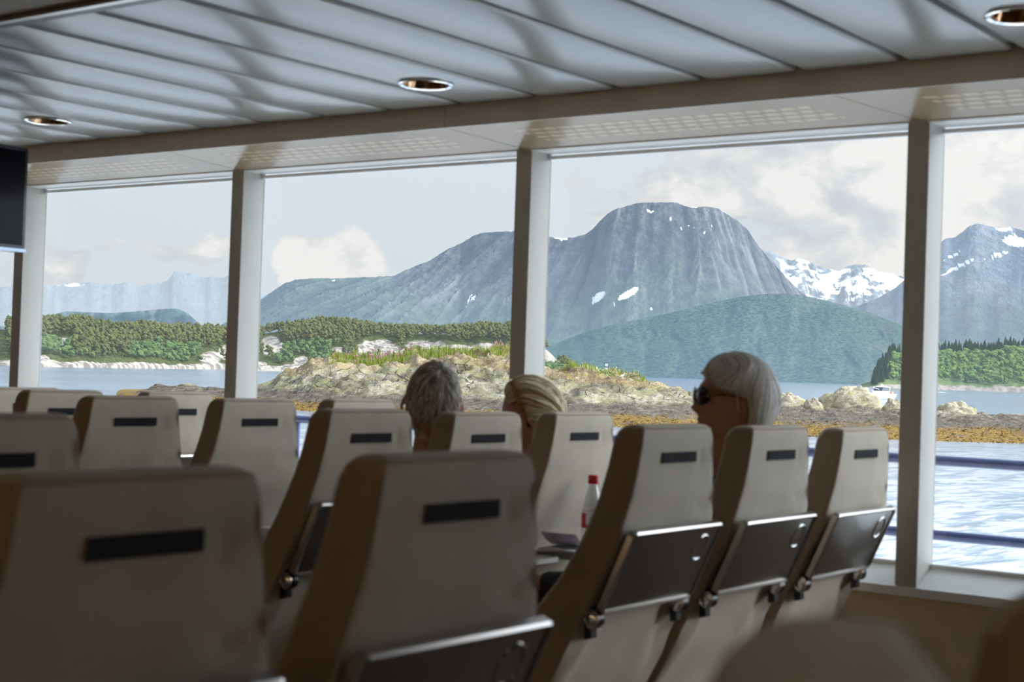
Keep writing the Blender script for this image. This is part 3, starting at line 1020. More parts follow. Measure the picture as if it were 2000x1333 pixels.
def spruce_crown(mb, rng):
    z = .06; n = 7
    for k in range(7):
        zt = z + .27 - .012 * k; r = .20 * (1 - z) ** .9 + .012
        vs = [Vector((0, 0, min(1, zt)))]
        for j in range(2 * n):
            rr = r * (1.12 if j % 2 else .72) * (.85 + .3 * rng.random())
            vs.append(Vector((cos(pi*j/n) * rr, sin(pi*j/n) * rr, z - .03 * (j % 2))))
        mb.add(vs, [(0, 1 + j, 1 + (j + 1) % (2 * n)) for j in range(2 * n)])
        z += .135

def tree_meshes(kind, mat, n):
    out = []
    for i in range(n):
        rng = random.Random(100 + i * 7 + len(kind))
        mb = MB()
        if kind == 'spruce': spruce_crown(mb, rng)
        else:
            for c, rx, rz in crown_pts(kind, rng): lump(mb, c, rx, rz, rng)
        cr = mb.mesh('crown', mat, smooth=False)
        tb = MB(); tb.tube([(0, 0, -.12), (0.01, 0, .3), (0, .01, .75)], [.028, .02, .008], 5)
        tk = tb.mesh('trunk', M['bark'], smooth=False)
        out.append((cr, tk, mb))
    return out

TREES = {'pine': tree_meshes('pine', M['pine'], 4), 'leafy': tree_meshes('leafy', M['leafy'], 4), 'spruce': tree_meshes('spruce', M['spruce'], 3), 'leafy_far': tree_meshes('leafy', M['leafy_far'], 3)}
TNAME = {'pine': ('pine_tree', 'dull green pine tree in the wood on the rocky island beyond the water', 'pine trees on the wooded island'),
         'leafy': ('birch_tree', 'bright green leafy tree low on the wooded island beyond the water', 'leafy trees on the wooded island'),
         'spruce': ('spruce_tree', 'dark pointed spruce on the skyline of the isle at the right edge', 'spruces on the right isle'),
         'leafy_far': ('leafy_tree', 'light green leafy tree on the slope of the isle at the right edge', 'leafy trees on the right isle')}
spots = []
rng = random.Random(5)
CELLS = {}
def free(p, r):
    k = 5.0; cx, cy = int(p.x // k), int(p.y // k)
    for i in (-2, -1, 0, 1, 2):
        for j in (-2, -1, 0, 1, 2):
            for q, r2 in CELLS.get((cx + i, cy + j), ()):
                if (q.x - p.x) ** 2 + (q.y - p.y) ** 2 < (r + r2) ** 2: return False
    CELLS.setdefault((cx, cy), []).append((p, r))
    return True
# along the crest every island carries a closed row of trees
for k in range(330):
    x = 20 + 1060 * k / 330 + 3 * rng.random(); p, rk = gl(x, .955 + .04 * rng.random())
    h = 5 + 2.5 * rng.random()
    if free(p, 1.35): spots.append(('pine', p, h, 0))
for k in range(90):
    x = 1735 + 300 * k / 90; p, rk = gr_(x, .93 + .06 * rng.random())
    if free(p, 2.0): spots.append(('spruce', p, 12 + 6 * rng.random(), 0))

for k in range(7000):
    x = 20 + 1100 * rng.random(); v = .05 + .97 * rng.random() ** .8
    p, rk = gl(x, min(v, .999))
    if rk > .20 + .25 * rng.random(): continue
    low = v < .42 and (abs(x - 330) < 70 or abs(x - 600) < 60 or abs(x - 110) < 40 or rng.random() < .30 or abs(x - 1105) < 40)
    kind = 'leafy' if low else 'pine'
    h = (5.2 + 2.6 * rng.random()) * (.72 if kind == 'leafy' else 1.0)
    if free(p, .20 * h if kind == 'pine' else .36 * h): spots.append((kind, p, h, p.x))
for k in range(900):
    x = 1712 + 330 * rng.random(); v = .10 + .9 * rng.random()
    p, rk = gr_(x, min(v, .999))
    kind = 'spruce' if v > .80 or x < 1745 else 'leafy_far'
    h = (11 + 5 * rng.random()) * (.68 if kind == 'leafy_far' else 1)
    if free(p, .34 * h if kind == 'leafy_far' else .17 * h): spots.append((kind, p, h, p.x))
rng.shuffle(spots)
# the nearest ones are trees of their own, the rest of the wood is one mass
quota = {'pine': 170, 'leafy': 55, 'spruce': 45, 'leafy_far': 28}
by = {k: [s for s in spots if s[0] == k] for k in quota}
mass = {k: MB() for k in quota}
for k, lst in by.items():
    lst.sort(key=lambda s: -s[2] / hypot(s[1].x, s[1].y))
    nm, lb, gp = TNAME[k]
    for i, (kd, p, h, _) in enumerate(lst):
        cr, tk, mb = TREES[k][i % len(TREES[k])]
        w = h * ((.68 if kd == 'pine' else .95) + .3 * rng.random()); rz = rng.random() * 6.28
        if i < quota[k]:
            o = empty(nm, p, rz, lb, 'tree', gp); o.scale = (w, w, h)
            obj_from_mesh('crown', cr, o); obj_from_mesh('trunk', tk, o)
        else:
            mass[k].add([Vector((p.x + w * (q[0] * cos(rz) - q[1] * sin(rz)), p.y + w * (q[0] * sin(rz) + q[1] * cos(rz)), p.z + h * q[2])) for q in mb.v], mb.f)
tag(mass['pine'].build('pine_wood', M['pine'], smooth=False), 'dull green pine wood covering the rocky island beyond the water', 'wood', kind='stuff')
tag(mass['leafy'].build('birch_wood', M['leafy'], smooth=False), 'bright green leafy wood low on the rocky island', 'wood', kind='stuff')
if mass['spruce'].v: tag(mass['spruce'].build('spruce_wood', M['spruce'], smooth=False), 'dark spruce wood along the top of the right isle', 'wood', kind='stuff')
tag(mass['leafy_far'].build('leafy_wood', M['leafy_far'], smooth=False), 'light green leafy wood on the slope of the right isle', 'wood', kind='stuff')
# ------------------------------------------------------------------ the rocky islet in front
RS = 196.0                                     # distance of its crest
SIL = [(150, 790), (200, 779), (240, 772), (275, 768), (310, 760), (370, 757), (420, 764), (450, 764), (500, 760), (530, 752), (560, 737), (590, 726), (615, 716), (640, 710), (670, 713), (720, 715), (780, 708), (850, 707),
       (920, 706), (980, 706), (1010, 714), (1040, 724), (1075, 732), (1110, 732), (1140, 734), (1180, 741), (1215, 743), (1245, 748), (1275, 754), (1300, 762), (1330, 770), (1360, 780), (1400, 792), (1460, 797),
       (1520, 798), (1600, 798), (1660, 800), (1720, 803), (1760, 803), (1830, 805), (1900, 811), (1950, 814), (2000, 817), (2060, 820), (2140, 830)]
NEAR = [(150, 176), (420, 172), (560, 160), (700, 150), (1000, 140), (1400, 133), (1750, 130), (1850, 132), (2000, 136), (2140, 138)]
def crest_h(x):
    return at_dist(x, interp(SIL, x), RS).z - WATER

STR = Vector((.80, .35, .0))
def islet():
    xs = np.arange(150, 2141, 3.2)
    rows = 150
    vs = []; hs = []; tops = []
    for x in xs:
        hc = crest_h(x); rn = interp(NEAR, x)
        q = ray(x, 700); dirv = Vector((q.x, q.y, 0)).normalized()
        for r in range(rows):
            t = r / (rows - 1)
            if t < .80:
                u = t / .80
                d = rn + (RS - rn) * u
                z = -.4 + (.65 * sstep(0, .30, u)) + (hc - .25 - .0) * (sstep(.16, 1.0, u) ** .85)
                env = sstep(0, .06, u) * (.35 + .65 * sstep(.15, .5, u)) * (1 - .75 * sstep(.86, 1, u))
            else:
                u = (t - .8) / .2
                d = RS + 60 * u
                z = hc * (1 - u ** 1.5 * 1.25) ; env = .25 * sin(pi * u)
            z -= (1 - sstep(155, 250, x)) * 1.6
            p = dirv * d
            a, b_ = p.x, p.y
            # strata: long tilted steps, then blocks and small breakage
            s1 = ridged(a * .10 + b_ * .035, b_ * .05 - a * .03, 1.7)
            s2 = ridged(a * .33 + b_ * .10, b_ * .16 - a * .08 + .4 * s1, 5.1)
            s3 = fbm(a * .55, b_ * .55, z * .8, 4)
            s4 = ridged(a * 1.1 + b_ * .4, b_ * .6, 2)
            amp = .30 + .24 * max(0, z)
            z += env * amp * (1.0 * (s1 - .45) + .75 * (s2 - .45) + .6 * s3 + .3 * s4)
            vs.append((a, b_, WATER + z)); hs.append(z); tops.append(max(0, min(1, z / max(hc, .8))))
    fs = []
    for i in range(len(xs) - 1):
        for r in range(rows - 1):
            fs.append((i*rows + r, (i+1)*rows + r, (i+1)*rows + r + 1, i*rows + r + 1))
    me = bpy.data.meshes.new('islet'); me.from_pydata(vs, [], fs)
    attr(me, 'hgt', hs); attr(me, 'top', tops)
    me.polygons.foreach_set('use_smooth', [True] * len(me.polygons))
    m, t, out = new_mat('islet_rock')
    p = t.n('ShaderNodeBsdfPrincipled'); p.inputs['Roughness'].default_value = .85; p.inputs['Specular IOR Level'].default_value = .2
    t.link(p.outputs[0], out.inputs[0])
    c = t.coords('Object')
    cs = t.coords('Object', scale=(.55, 1.1, 1.6), rot=(.15, .25, .45))
    n1 = t.noise(c, .22, 6, .6); n2 = t.noise(cs, 1.6, 7, .68); n3 = t.noise(c, 5, 4, .6); n4 = t.noise(cs, .55, 6, .6, 1.2)
    vo = t.n('ShaderNodeTexVoronoi'); vo.feature = 'DISTANCE_TO_EDGE'; vo.inputs['Scale'].default_value = .42
    w = t.n('ShaderNodeVectorMath'); w.operation = 'ADD'
    nzc = t.n('ShaderNodeTexNoise'); nzc.inputs['Scale'].default_value = .9; nzc.inputs['Detail'].default_value = 5
    t.link(c, nzc.inputs['Vector']); t.link(cs, w.inputs[0]); t.link(nzc.outputs['Color'], w.inputs[1]); t.link(w.outputs[0], vo.inputs['Vector'])
    crack = t.smooth(vo.outputs['Distance'], .0, .03)
    crack = t.math('MAXIMUM', crack, t.smooth(n1, .42, .55))
    rock = t.ramp(n2, [(.25, (0.124, 0.115, 0.102, 1)), (.45, (0.273, 0.251, 0.214, 1)), (.58, (0.372, 0.347, 0.298, 1)), (.8, (0.459, 0.434, 0.384, 1))])
    big = t.noise(cs, .16, 5, .6, .8)
    rock = t.mix(t.math('MULTIPLY', t.smooth(big, .47, .56), .85), rock, t.mix(1.0, rock, (.42, .40, .36, 1), 'MULTIPLY'))
    rock = t.mix(t.math('MULTIPLY', t.math('SUBTRACT', 1, t.smooth(big, .34, .47)), .6), rock, t.mix(.6, rock, (.62, .52, .37, 1)))
    rock = t.mix(t.math('MULTIPLY', t.smooth(n4, .47, .60), .8), rock, (0.273, 0.267, 0.149, 1))               # green-grey lichen
    rock = t.mix(t.math('MULTIPLY', t.smooth(n3, .60, .68), t.smooth(n1, .45, .6)), rock, (0.384, 0.248, 0.050, 1))   # yellow lichen
    rock = t.mix(t.math('SUBTRACT', 1, crack), rock, (0.062, 0.056, 0.050, 1))
    h = attr_node(t, 'hgt'); top = attr_node(t, 'top')
    hn = t.math('ADD', h, t.math('MULTIPLY_ADD', n1, 1.5, -.75))
    hn = t.math('ADD', hn, t.math('MULTIPLY_ADD', n2, .6, -.3))
    dark = t.ramp(n2, [(.3, (0.043, 0.037, 0.034, 1)), (.5, (0.118, 0.099, 0.084, 1)), (.75, (0.223, 0.198, 0.174, 1))])
    col = t.mix(t.smooth(hn, 1.55, 2.3), dark, rock)
    weed = t.ramp(n3, [(.3, (0.062, 0.034, 0.009, 1)), (.5, (0.211, 0.124, 0.028, 1)), (.68, (0.341, 0.223, 0.056, 1))])
    wf = t.math('MULTIPLY', t.math('SUBTRACT', 1, t.smooth(hn, .55, 1.0)), t.smooth(t.noise(cs, .5, 5, .65), .34, .5))
    col = t.mix(wf, col, weed)
    dry = t.ramp(n3, [(.3, (0.211, 0.105, 0.031, 1)), (.5, (0.384, 0.223, 0.081, 1)), (.7, (0.434, 0.322, 0.136, 1))])
    df = t.math('MULTIPLY', t.smooth(t.math('ADD', top, t.math('MULTIPLY_ADD', n1, .5, -.25)), .80, .95), t.math('MULTIPLY', t.smooth(h, 3.0, 4.0), .28))
    col = t.mix(df, col, dry)
    col = t.mix(1.0, col, (1.34, 1.29, 1.14, 1), 'MULTIPLY')
    t.link(col, p.inputs['Base Color'])
    hh = t.math('ADD', t.math('MULTIPLY', n2, .8), t.math('ADD', t.math('MULTIPLY', crack, .35), t.math('MULTIPLY', n3, .25)))
    t.link(t.bump(hh, 1.0, 1.3), p.inputs['Normal'])
    me.materials.append(m)
    M['islet'] = m
    o = struct(obj_from_mesh('islet', me))
    from mathutils.bvhtree import BVHTree
    return BVHTree.FromPolygons(vs, fs)
BVH = islet()
def on_islet(x, d):
    q = ray(x, 700); dv = Vector((q.x, q.y, 0)).normalized() * d
    hit = BVH.ray_cast(Vector((dv.x, dv.y, 50)), Vector((0, 0, -1)))
    return hit[0]
def seen_on_islet(x, y):
    hit = BVH.ray_cast(EYE, ray(x, y).normalized())
    return hit[0]

# hummocks of bare rock standing on the low right half
def rock_mat():
    m, t, out = new_mat('boulder_rock')
    p = t.n('ShaderNodeBsdfPrincipled'); p.inputs['Roughness'].default_value = .85; p.inputs['Specular IOR Level'].default_value = .2
    t.link(p.outputs[0], out.inputs[0])
    c = t.coords('Object')
    n2 = t.noise(t.coords('Object', scale=(.6, 1, 1.4), rot=(.2, .3, .5)), 1.7, 7, .68); n1 = t.noise(c, .6, 5); n3 = t.noise(c, 4, 4)
    rock = t.ramp(n2, [(.25, (0.136, 0.124, 0.102, 1)), (.45, (0.285, 0.260, 0.205, 1)), (.6, (0.409, 0.378, 0.310, 1)), (.8, (0.496, 0.465, 0.409, 1))])
    rock = t.mix(t.smooth(n1, .52, .66), rock, (0.248, 0.248, 0.124, 1))
    rock = t.mix(t.math('MULTIPLY', t.smooth(n3, .58, .66), t.smooth(n1, .45, .55)), rock, (0.384, 0.236, 0.050, 1))
    rock = t.mix(1.0, rock, (1.15, 1.1, .95, 1), 'MULTIPLY')
    t.link(rock, p.inputs['Base Color'])
    t.link(t.bump(t.math('ADD', n2, t.math('MULTIPLY', n3, .3)), .9, .4), p.inputs['Normal'])
    return m
M['boulder'] = rock_mat()
def hummock(x, ybase, ytop, halfw, label, d=192, seed=0, ly=.7):
    a = at_dist(x, ybase, d); c = at_dist(x, ytop, d); e = at_dist(x + halfw, ybase, d)
    hz = c.z - a.z; rx = (e - a).length
    q = Vector((a.x, a.y, 0)).normalized(); sd = Vector((-q.y, q.x, 0))
    b = MB(); n, k = 48, 20
    vs = []
    for j in range(k + 1):
        ph = j / k * pi / 2
        for i in range(n):
            th = 2 * pi * i / n
            v = Vector((cos(th) * cos(ph), sin(th) * cos(ph), sin(ph)))
            g = .22 * fbm(v.x * 2.0 + seed, v.y * 2.0, v.z * 2.0, 4) + .10 * (ridged(v.x * 4 + v.z * 3, v.y * 3 + seed, 1) - .5)
            w = (abs(v.x) ** 1.5 + abs(v.y) ** 1.5) ** (1 / 1.5)
            vs.append(sd * (v.x * rx * (1.05 + g)) + q * (v.y * rx * ly * (1.05 + g)) + Vector((0, 0, v.z * (hz + .6) * (1 + g * .8) - .6)))
    fs = [(j*n + i, j*n + (i+1) % n, (j+1)*n + (i+1) % n, (j+1)*n + i) for j in range(k) for i in range(n)]
    b.add(vs, fs)
    o = b.build('rock_hummock', M['boulder'], angle=60)
    o.location = a
    return tag(o, label, 'rock')
hummock(1538, 800, 770, 38, 'low pale rock hummock just right of the white-haired woman', seed=1)
hummock(1664, 804, 757, 60, 'largest rounded lichen-covered rock hummock, left of the white boat', seed=4)
hummock(1588, 803, 779, 20, 'small greenish rock lump at the left foot of the largest hummock', d=181, seed=6)
hummock(1742, 806, 781, 22, 'mossy rock hummock just below the white boat beside the right pillar', d=181, seed=8)
hummock(1866, 815, 787, 44, 'pale jagged rock hummock right of the right pillar in front of open water', d=186, seed=9)

# ---- loose seaweed, grass and flowers: masses nobody could count
def plant_mat(name, c1, c2, c3=None):
    m, t, out = new_mat(name)
    df = t.n('ShaderNodeBsdfDiffuse'); tl = t.n('ShaderNodeBsdfTranslucent'); mx = t.n('ShaderNodeMixShader'); mx.inputs[0].default_value = .3
    g = t.n('ShaderNodeNewGeometry')
    st = [(0, c1), (.6, c2)] + ([(1, c3)] if c3 else [])
    col = t.ramp(g.outputs['Random Per Island'], st)
    t.link(col, df.inputs[0]); t.link(col, tl.inputs[0])
    t.link(df.outputs[0], mx.inputs[1]); t.link(tl.outputs[0], mx.inputs[2]); t.link(mx.outputs[0], out.inputs[0])
    return m
rng = random.Random(11)
mb = MB()
for k in range(9000):
    x = 300 + 1800 * rng.random(); d = interp(NEAR, x) + 1 + 30 * rng.random() ** 1.7
    p = on_islet(x, d)
    if p is None or p.z - WATER > .8 + .35 * rng.random() or p.z < WATER - .1: continue
    a = rng.random() * 6.28; s = .06 + .13 * rng.random()
    up = Vector((0, 0, .03 + .09 * rng.random())); e1 = Vector((cos(a), sin(a), 0)) * s * 1.6; e2 = Vector((-sin(a), cos(a), 0)) * s
    mb.add([p - e1, p + e2, p + e1, p - e2, p + up], [(0, 1, 4), (1, 2, 4), (2, 3, 4), (3, 0, 4)])
tag(mb.build('seaweed', plant_mat('seaweed', (.07, .04, .012, 1), (.22, .135, .03, 1), (.40, .27, .075, 1)), smooth=False), 'golden brown seaweed draped along the low edge of the islet', 'seaweed', kind='stuff')

def blades(name, xr, yoff, n, hgt, mat, label, cat, d0=RS, dr=10, wid=.04, fn=None, lean=.3):
    mb = MB()
    for k in range(n):
        x = xr[0] + (xr[1] - xr[0]) * rng.random(); d = d0 + dr * (rng.random() - .5) * 2
        if fn and rng.random() > fn(x): continue
        p = on_islet(x, d)
        if p is None: continue
        h = hgt * (.5 + .8 * rng.random()) * (fn(x) if fn else 1) ** .5
        a = rng.random() * 6.28; l = lean * rng.random() * h
        e = Vector((cos(a), sin(a), 0)) * wid
        tip = p + Vector((cos(a + 1) * l, sin(a + 1) * l, h))
        mid = p + Vector((cos(a + 1) * l * .3, sin(a + 1) * l * .3, h * .6))
        mb.add([p - e, p + e, mid + e * .8, mid - e * .8, tip], [(0, 1, 2, 3), (3, 2, 4)])
    return tag(mb.build(name, mat, smooth=False), label, cat, kind='stuff')
hump = lambda x: sstep(632, 660, x) * (1 - sstep(1010, 1070, x)) * (.55 + .45 * (gauss(x - 880, 50) + gauss(x - 700, 60) + .4))
hump2 = lambda x: sstep(1085, 1120, x) * (1 - sstep(1255, 1285, x)) * (.4 + .6 * gauss(x - 1150, 55) + .3 * gauss(x - 1250, 20))
gm = plant_mat('grass', (.12, .17, .025, 1), (.22, .27, .05, 1), (.36, .35, .09, 1))
blades('grass', (630, 1075), 0, 12000, .95, gm, 'tall green and yellow grass on top of the islet left of the pillar', 'grass', d0=RS - 3, dr=9, fn=lambda x: min(1, hump(x)))
blades('grass', (1080, 1290), 0, 5200, .80, gm, 'green grass around the small signpost on the islet', 'grass', d0=RS - 3, dr=8, fn=lambda x: min(1, hump2(x)))
blades('dry_grass', (700, 1340), 0, 1500, .34, plant_mat('dry_grass', (.30, .24, .07, 1), (.40, .31, .10, 1), (.36, .21, .07, 1)), 'short orange dry grass on the upper rocks of the islet', 'grass', d0=RS - 12, dr=9, wid=.06,
       fn=lambda x: min(1, .15 + .8 * gauss(x - 960, 75) + .8 * gauss(x - 1140, 90) + .5 * gauss(x - 1270, 30)) if x > 850 else .12)
def flowers(name, n, xr, mat, label, cat, hgt, fn, d0, dr, s=.07, group=None):
    mb = MB()
    for k in range(n):
        x = xr[0] + (xr[1] - xr[0]) * rng.random()
        if rng.random() > fn(x): continue
        p = on_islet(x, d0 + dr * (2 * rng.random() - 1))
        if p is None: continue
        c = p + Vector((0, 0, hgt * (.6 + .5 * rng.random()))); q = s * (.6 + .8 * rng.random())
        vs = [c + Vector(v) * q for v in ((1, 0, 0), (-1, 0, 0), (0, 1, 0), (0, -1, 0), (0, 0, 2.2), (0, 0, -1.6))]
        mb.add(vs, [(0, 2, 4), (2, 1, 4), (1, 3, 4), (3, 0, 4), (2, 0, 5), (1, 2, 5), (3, 1, 5), (0, 3, 5)])
    return tag(mb.build(name, mat, smooth=False), label, cat, kind='stuff')
flowers('fireweed', 1800, (650, 1060), plant_mat('fireweed', (.52, .16, .30, 1), (.66, .30, .42, 1)), 'pink fireweed flowers among the grass on the islet', 'flowers', .95, lambda x: .75 * gauss(x - 740, 80) + .5 * gauss(x - 960, 50), RS - 2, 6)
flowers('fireweed', 500, (1120, 1280), plant_mat('fireweed_red', (.48, .20, .20, 1), (.60, .32, .32, 1)), 'faded red flowers around the small signpost', 'flowers', .6, lambda x: .6 * gauss(x - 1195, 22) + .3 * gauss(x - 1125, 20), RS - 1, 4)
flowers('cow_parsley', 900, (1130, 1215), plant_mat('cow_parsley', (.42, .45, .20, 1), (.60, .60, .36, 1)), 'pale cream flowering herbs left and right of the signpost foot', 'flowers', .32, lambda x: gauss(x - 1165, 34), RS - 7, 4, s=.09)

# ---- signpost
sp = at_dist(1185, 744, RS - 2.0)
gz = on_islet(1185, RS - 2.0)
sg = empty('signpost', gz, atan2(sp.x, -sp.y), 'small square signboard with a black border on a pale post, on the islet', 'sign')
# local -Y faces the ferry
sg.rotation_euler.z = atan2(sp.y, sp.x) - pi / 2
sh = at_dist(1185, 712, RS - 2).z - gz.z
wood = principled('post_paint', (.62, .60, .50, 1), .8)
b = MB(); b.tube([(0, 0, -.3), (0, 0, sh - .45)], .055, 8); b.build('post', wood, sg)
b = MB(); b.box((-.27, -.03, sh - .36), (.27, .03, sh + .18)); bd = b.build('board', M['black_plastic'], sg, bevel=.008)
b = MB(); b.box((-.20, -.038, sh - .29), (.20, -.028, sh + .11)); b.build('sign_face', principled('sign_white', (.72, .76, .78, 1), .6), bd)
b = MB(); b.tube([(.10 * cos(t), -.040, sh - .09 + .12 * sin(t)) for t in [2*pi*i/20 for i in range(20)]], .022, 6, closed=True); b.build('symbol', principled('sign_grey', (.25, .28, .3, 1), .6), bd)
b = MB(); b.box((-.20, -.025, sh - .68), (-.05, .025, sh - .42)); b.box((.05, -.025, sh - .68), (.20, .025, sh - .42)); b.build('small_plates', principled('sign_plate', (.55, .62, .66, 1), .6), sg)

# ---- gulls
gw = principled('gull_white', (.86, .86, .86, 1), .7); gd = principled('gull_dark', (.06, .065, .075, 1), .7); gy = principled('gull_beak', (.75, .5, .08, 1), .6)
def gull(x, d, heading, label, dark=True, s=1.25):
    p = on_islet(x, d)
    o = empty('gull', p, heading, label, 'bird', 'gulls standing on the islet'); o.scale = (s, s, s)
    b = MB()
    rings = []
    for y, z, r in ((-.24, .13, .010), (-.18, .155, .035), (-.08, .19, .070), (.02, .225, .085), (.10, .265, .078), (.145, .32, .050), (.165, .37, .042), (.185, .405, .046), (.215, .42, .040), (.245, .418, .018)):
        rings.append([Vector((r * cos(a), y, z + r * .95 * sin(a))) for a in [2*pi*i/12 for i in range(12)]])
    b.loft(rings); b.build('body', gw, o, angle=80)
    for sgn in (-1, 1):
        b = MB(); b.loft([[Vector((sgn * (.055 + .02 * w), y, z + h * q)) for w, q in ((0, -1), (1, 0), (0, 1))] for y, z, h in ((.08, .26, .03), (-.05, .23, .055), (-.20, .175, .03), (-.34, .115, .008))])
        b.build('wing', gd if dark else principled('gull_grey', (.5, .52, .55, 1), .7), o, smooth=False)
        b = MB(); b.tube([(sgn * .03, .02, .15), (sgn * .03, .02, .0)], .008, 6); b.build('leg', gy, o)
    b = MB(); b.tube([(0, .245, .418), (0, .30, .408)], [.012, .004], 6); b.build('beak', gy, o)
    return o
gull(1111, RS - 8, -2.3, 'white gull with a dark back standing on pale rock left of the signpost')
gull(1217, RS - 12, -1.9, 'white gull on the rock below and right of the signpost', dark=False)
gull(1217.5, RS - 1, -1.2, 'white gull half hidden in the grass right of the signpost', dark=False, s=1.1)
gull(953, RS - 14, 2.4, "gull with a dark head on the rocks between the man's and the blonde woman's heads", s=1.2)
gull(803, RS - 1, -2.0, "lone white gull in the grass above the man's head", dark=False, s=1.2)

# ---- motor boat with people aboard, and a wake
bo = at_dist(1722, 780, 480); bo.z = WATER
bt = empty('motor_boat', bo, atan2(bo.y, bo.x) + radians(62), 'white cabin motor boat with people aboard beyond the rocks, left of the right pillar', 'boat')
bt.scale = (1.8, 1.8, 1.8); bpy.context.view_layer.update()
hull_m = principled('boat_white', (.86, .87, .88, 1), .3); dk = principled('boat_window', (.05, .07, .09, 1), .15); org = principled('boat_orange', (.55, .16, .08, 1), .7); gry = principled('boat_grey', (.50, .58, .66, 1), .5)
# local +Y is the bow
b = MB()
st = [(-3.1, 1.15, .95, 1.02), (-2.4, 1.25, .95, 1.08), (-.5, 1.30, 1.02, 1.15), (1.4, 1.15, 1.15, 1.05), (2.5, .72, 1.3, .62), (3.3, .06, 1.45, .04)]
rings = [[Vector((-w, y, t)), Vector((-w2 * .96, y, .45)), Vector((-w2 * .55, y, -.12)), Vector((0, y, -.35)), Vector((w2 * .55, y, -.12)), Vector((w2 * .96, y, .45)), Vector((w, y, t)), Vector((w * .86, y, t - .05)), Vector((0, y, t - .12 if y < 0 else t + .05)), Vector((-w * .86, y, t - .05))] for y, w, t, w2 in st]
b.loft(rings); b.build('hull', hull_m, bt, angle=35)
b = MB(); b.loft([[Vector((x, y, z)) for x, y, z in ((-1.0 * k, -.6 + i, z), (1.0 * k, -.6 + i, z), (.8 * k, 1.9 - j, z), (-.8 * k, 1.9 - j, z))] for z, k, i, j in ((.95, 1, 0, 0), (1.45, .97, 0, .35))])
b.build('cabin', hull_m, bt, smooth=False)
b = MB(); b.loft([[Vector((x, y, z)) for x, y, z in ((-.98 * k, -.58 + i, z), (.98 * k, -.58 + i, z), (.80 * k, 1.5 - j, z), (-.80 * k, 1.5 - j, z))] for z, k, i, j in ((1.45, 1, 0, 0), (2.05, .93, .1, .45))])
b.build('windscreen', dk, bt, smooth=False)
b = MB(); b.box((-1.05, -.95, 2.05), (1.05, 1.15, 2.17)); b.build('cabin_roof', hull_m, bt, bevel=.04)
for sx in (-.98, .98):
    b = MB(); b.tube([(sx, -.9, 1.0), (sx * .96, -.85, 2.06)], .05, 8); b.build('roof_post', hull_m, bt)
b = MB(); b.tube([(0, .2, 2.15), (0, .1, 2.75)], .03, 6); b.box((-.22, .02, 2.40), (.22, .26, 2.52)); b.build('mast', hull_m, bt)
b = MB(); b.tube([(-.7, 1.9, 1.15), (-.66, 2.4, 1.75), (-.1, 3.25, 1.95), (.1, 3.25, 1.95), (.66, 2.4, 1.75), (.7, 1.9, 1.15)], .03, 6); b.build('bow_rail', M['chrome'], bt)
b = MB(); b.box((-.85, -2.3, .95), (.85, -1.75, 1.35)); b.build('stern_seat', org, bt, bevel=.05)
b = MB(); b.box((-.3, -3.55, .1), (.3, -3.05, 1.35)); b.build('outboard_motor', gry, bt, bevel=.08)
skin_far = principled('far_skin', (.52, .30, .21, 1), .6)
def passenger(x, y, mat, label):
    p = bt.matrix_basis @ Vector((x, y, 1.0))
    b = MB()
    b.loft([[Vector((r * cos(a), r * .7 * sin(a), z)) for a in [2*pi*i/12 for i in range(12)]] for z, r in ((0, .20), (.2, .19), (.42, .23), (.52, .20), (.58, .07), (.62, .06), (.66, .09), (.74, .105), (.82, .09), (.87, .03))])
    o = b.build('person', skin_far, None); o.location = p; o.rotation_euler.z = bt.rotation_euler.z
    tag(o, label, 'person', 'people aboard the motor boat')
    b = MB(); b.loft([[Vector((r * cos(a), r * .7 * sin(a), z)) for a in [2*pi*i/12 for i in range(12)]] for z, r in ((-.01, .215), (.2, .205), (.42, .245), (.53, .215), (.57, .10))], caps=False)
    b.build('jacket', mat, o)
    b = MB(); b.loft([[Vector((r * cos(a), r * sin(a) - .01, z)) for a in [2*pi*i/10 for i in range(10)]] for z, r in ((.74, .112), (.82, .10), (.885, .03))])
    b.build('hair', gd, o)
passenger(-.45, -1.25, org, 'person in an orange jacket standing at the left in the boat cockpit')
passenger(.5, -1.35, principled('red_jacket', (.5, .09, .07, 1), .8), 'person in a red jacket standing at the right in the boat cockpit')
bt_foam = principled('foam', (.9, .92, .94, 1), .8, bump=.6, bscale=3)
def wake(pts, label):
    b = MB()
    vs = []
    for x, y, w in pts:
        p = at_z(x, y, -5 + .05); d = Vector((p.x, p.y, 0)).normalized()
        vs += [p - d * w, p + d * w]
    b.add(vs, [(2*i, 2*i + 1, 2*i + 3, 2*i + 2) for i in range(len(pts) - 1)])
    return tag(b.build('wake', bt_foam, smooth=False), label, 'wake', kind='stuff')
wake([(1795, 765, 4), (1820, 765.5, 16), (1840, 767, 12), (1852, 768, 1)], 'white foam streak on the water just right of the right pillar')
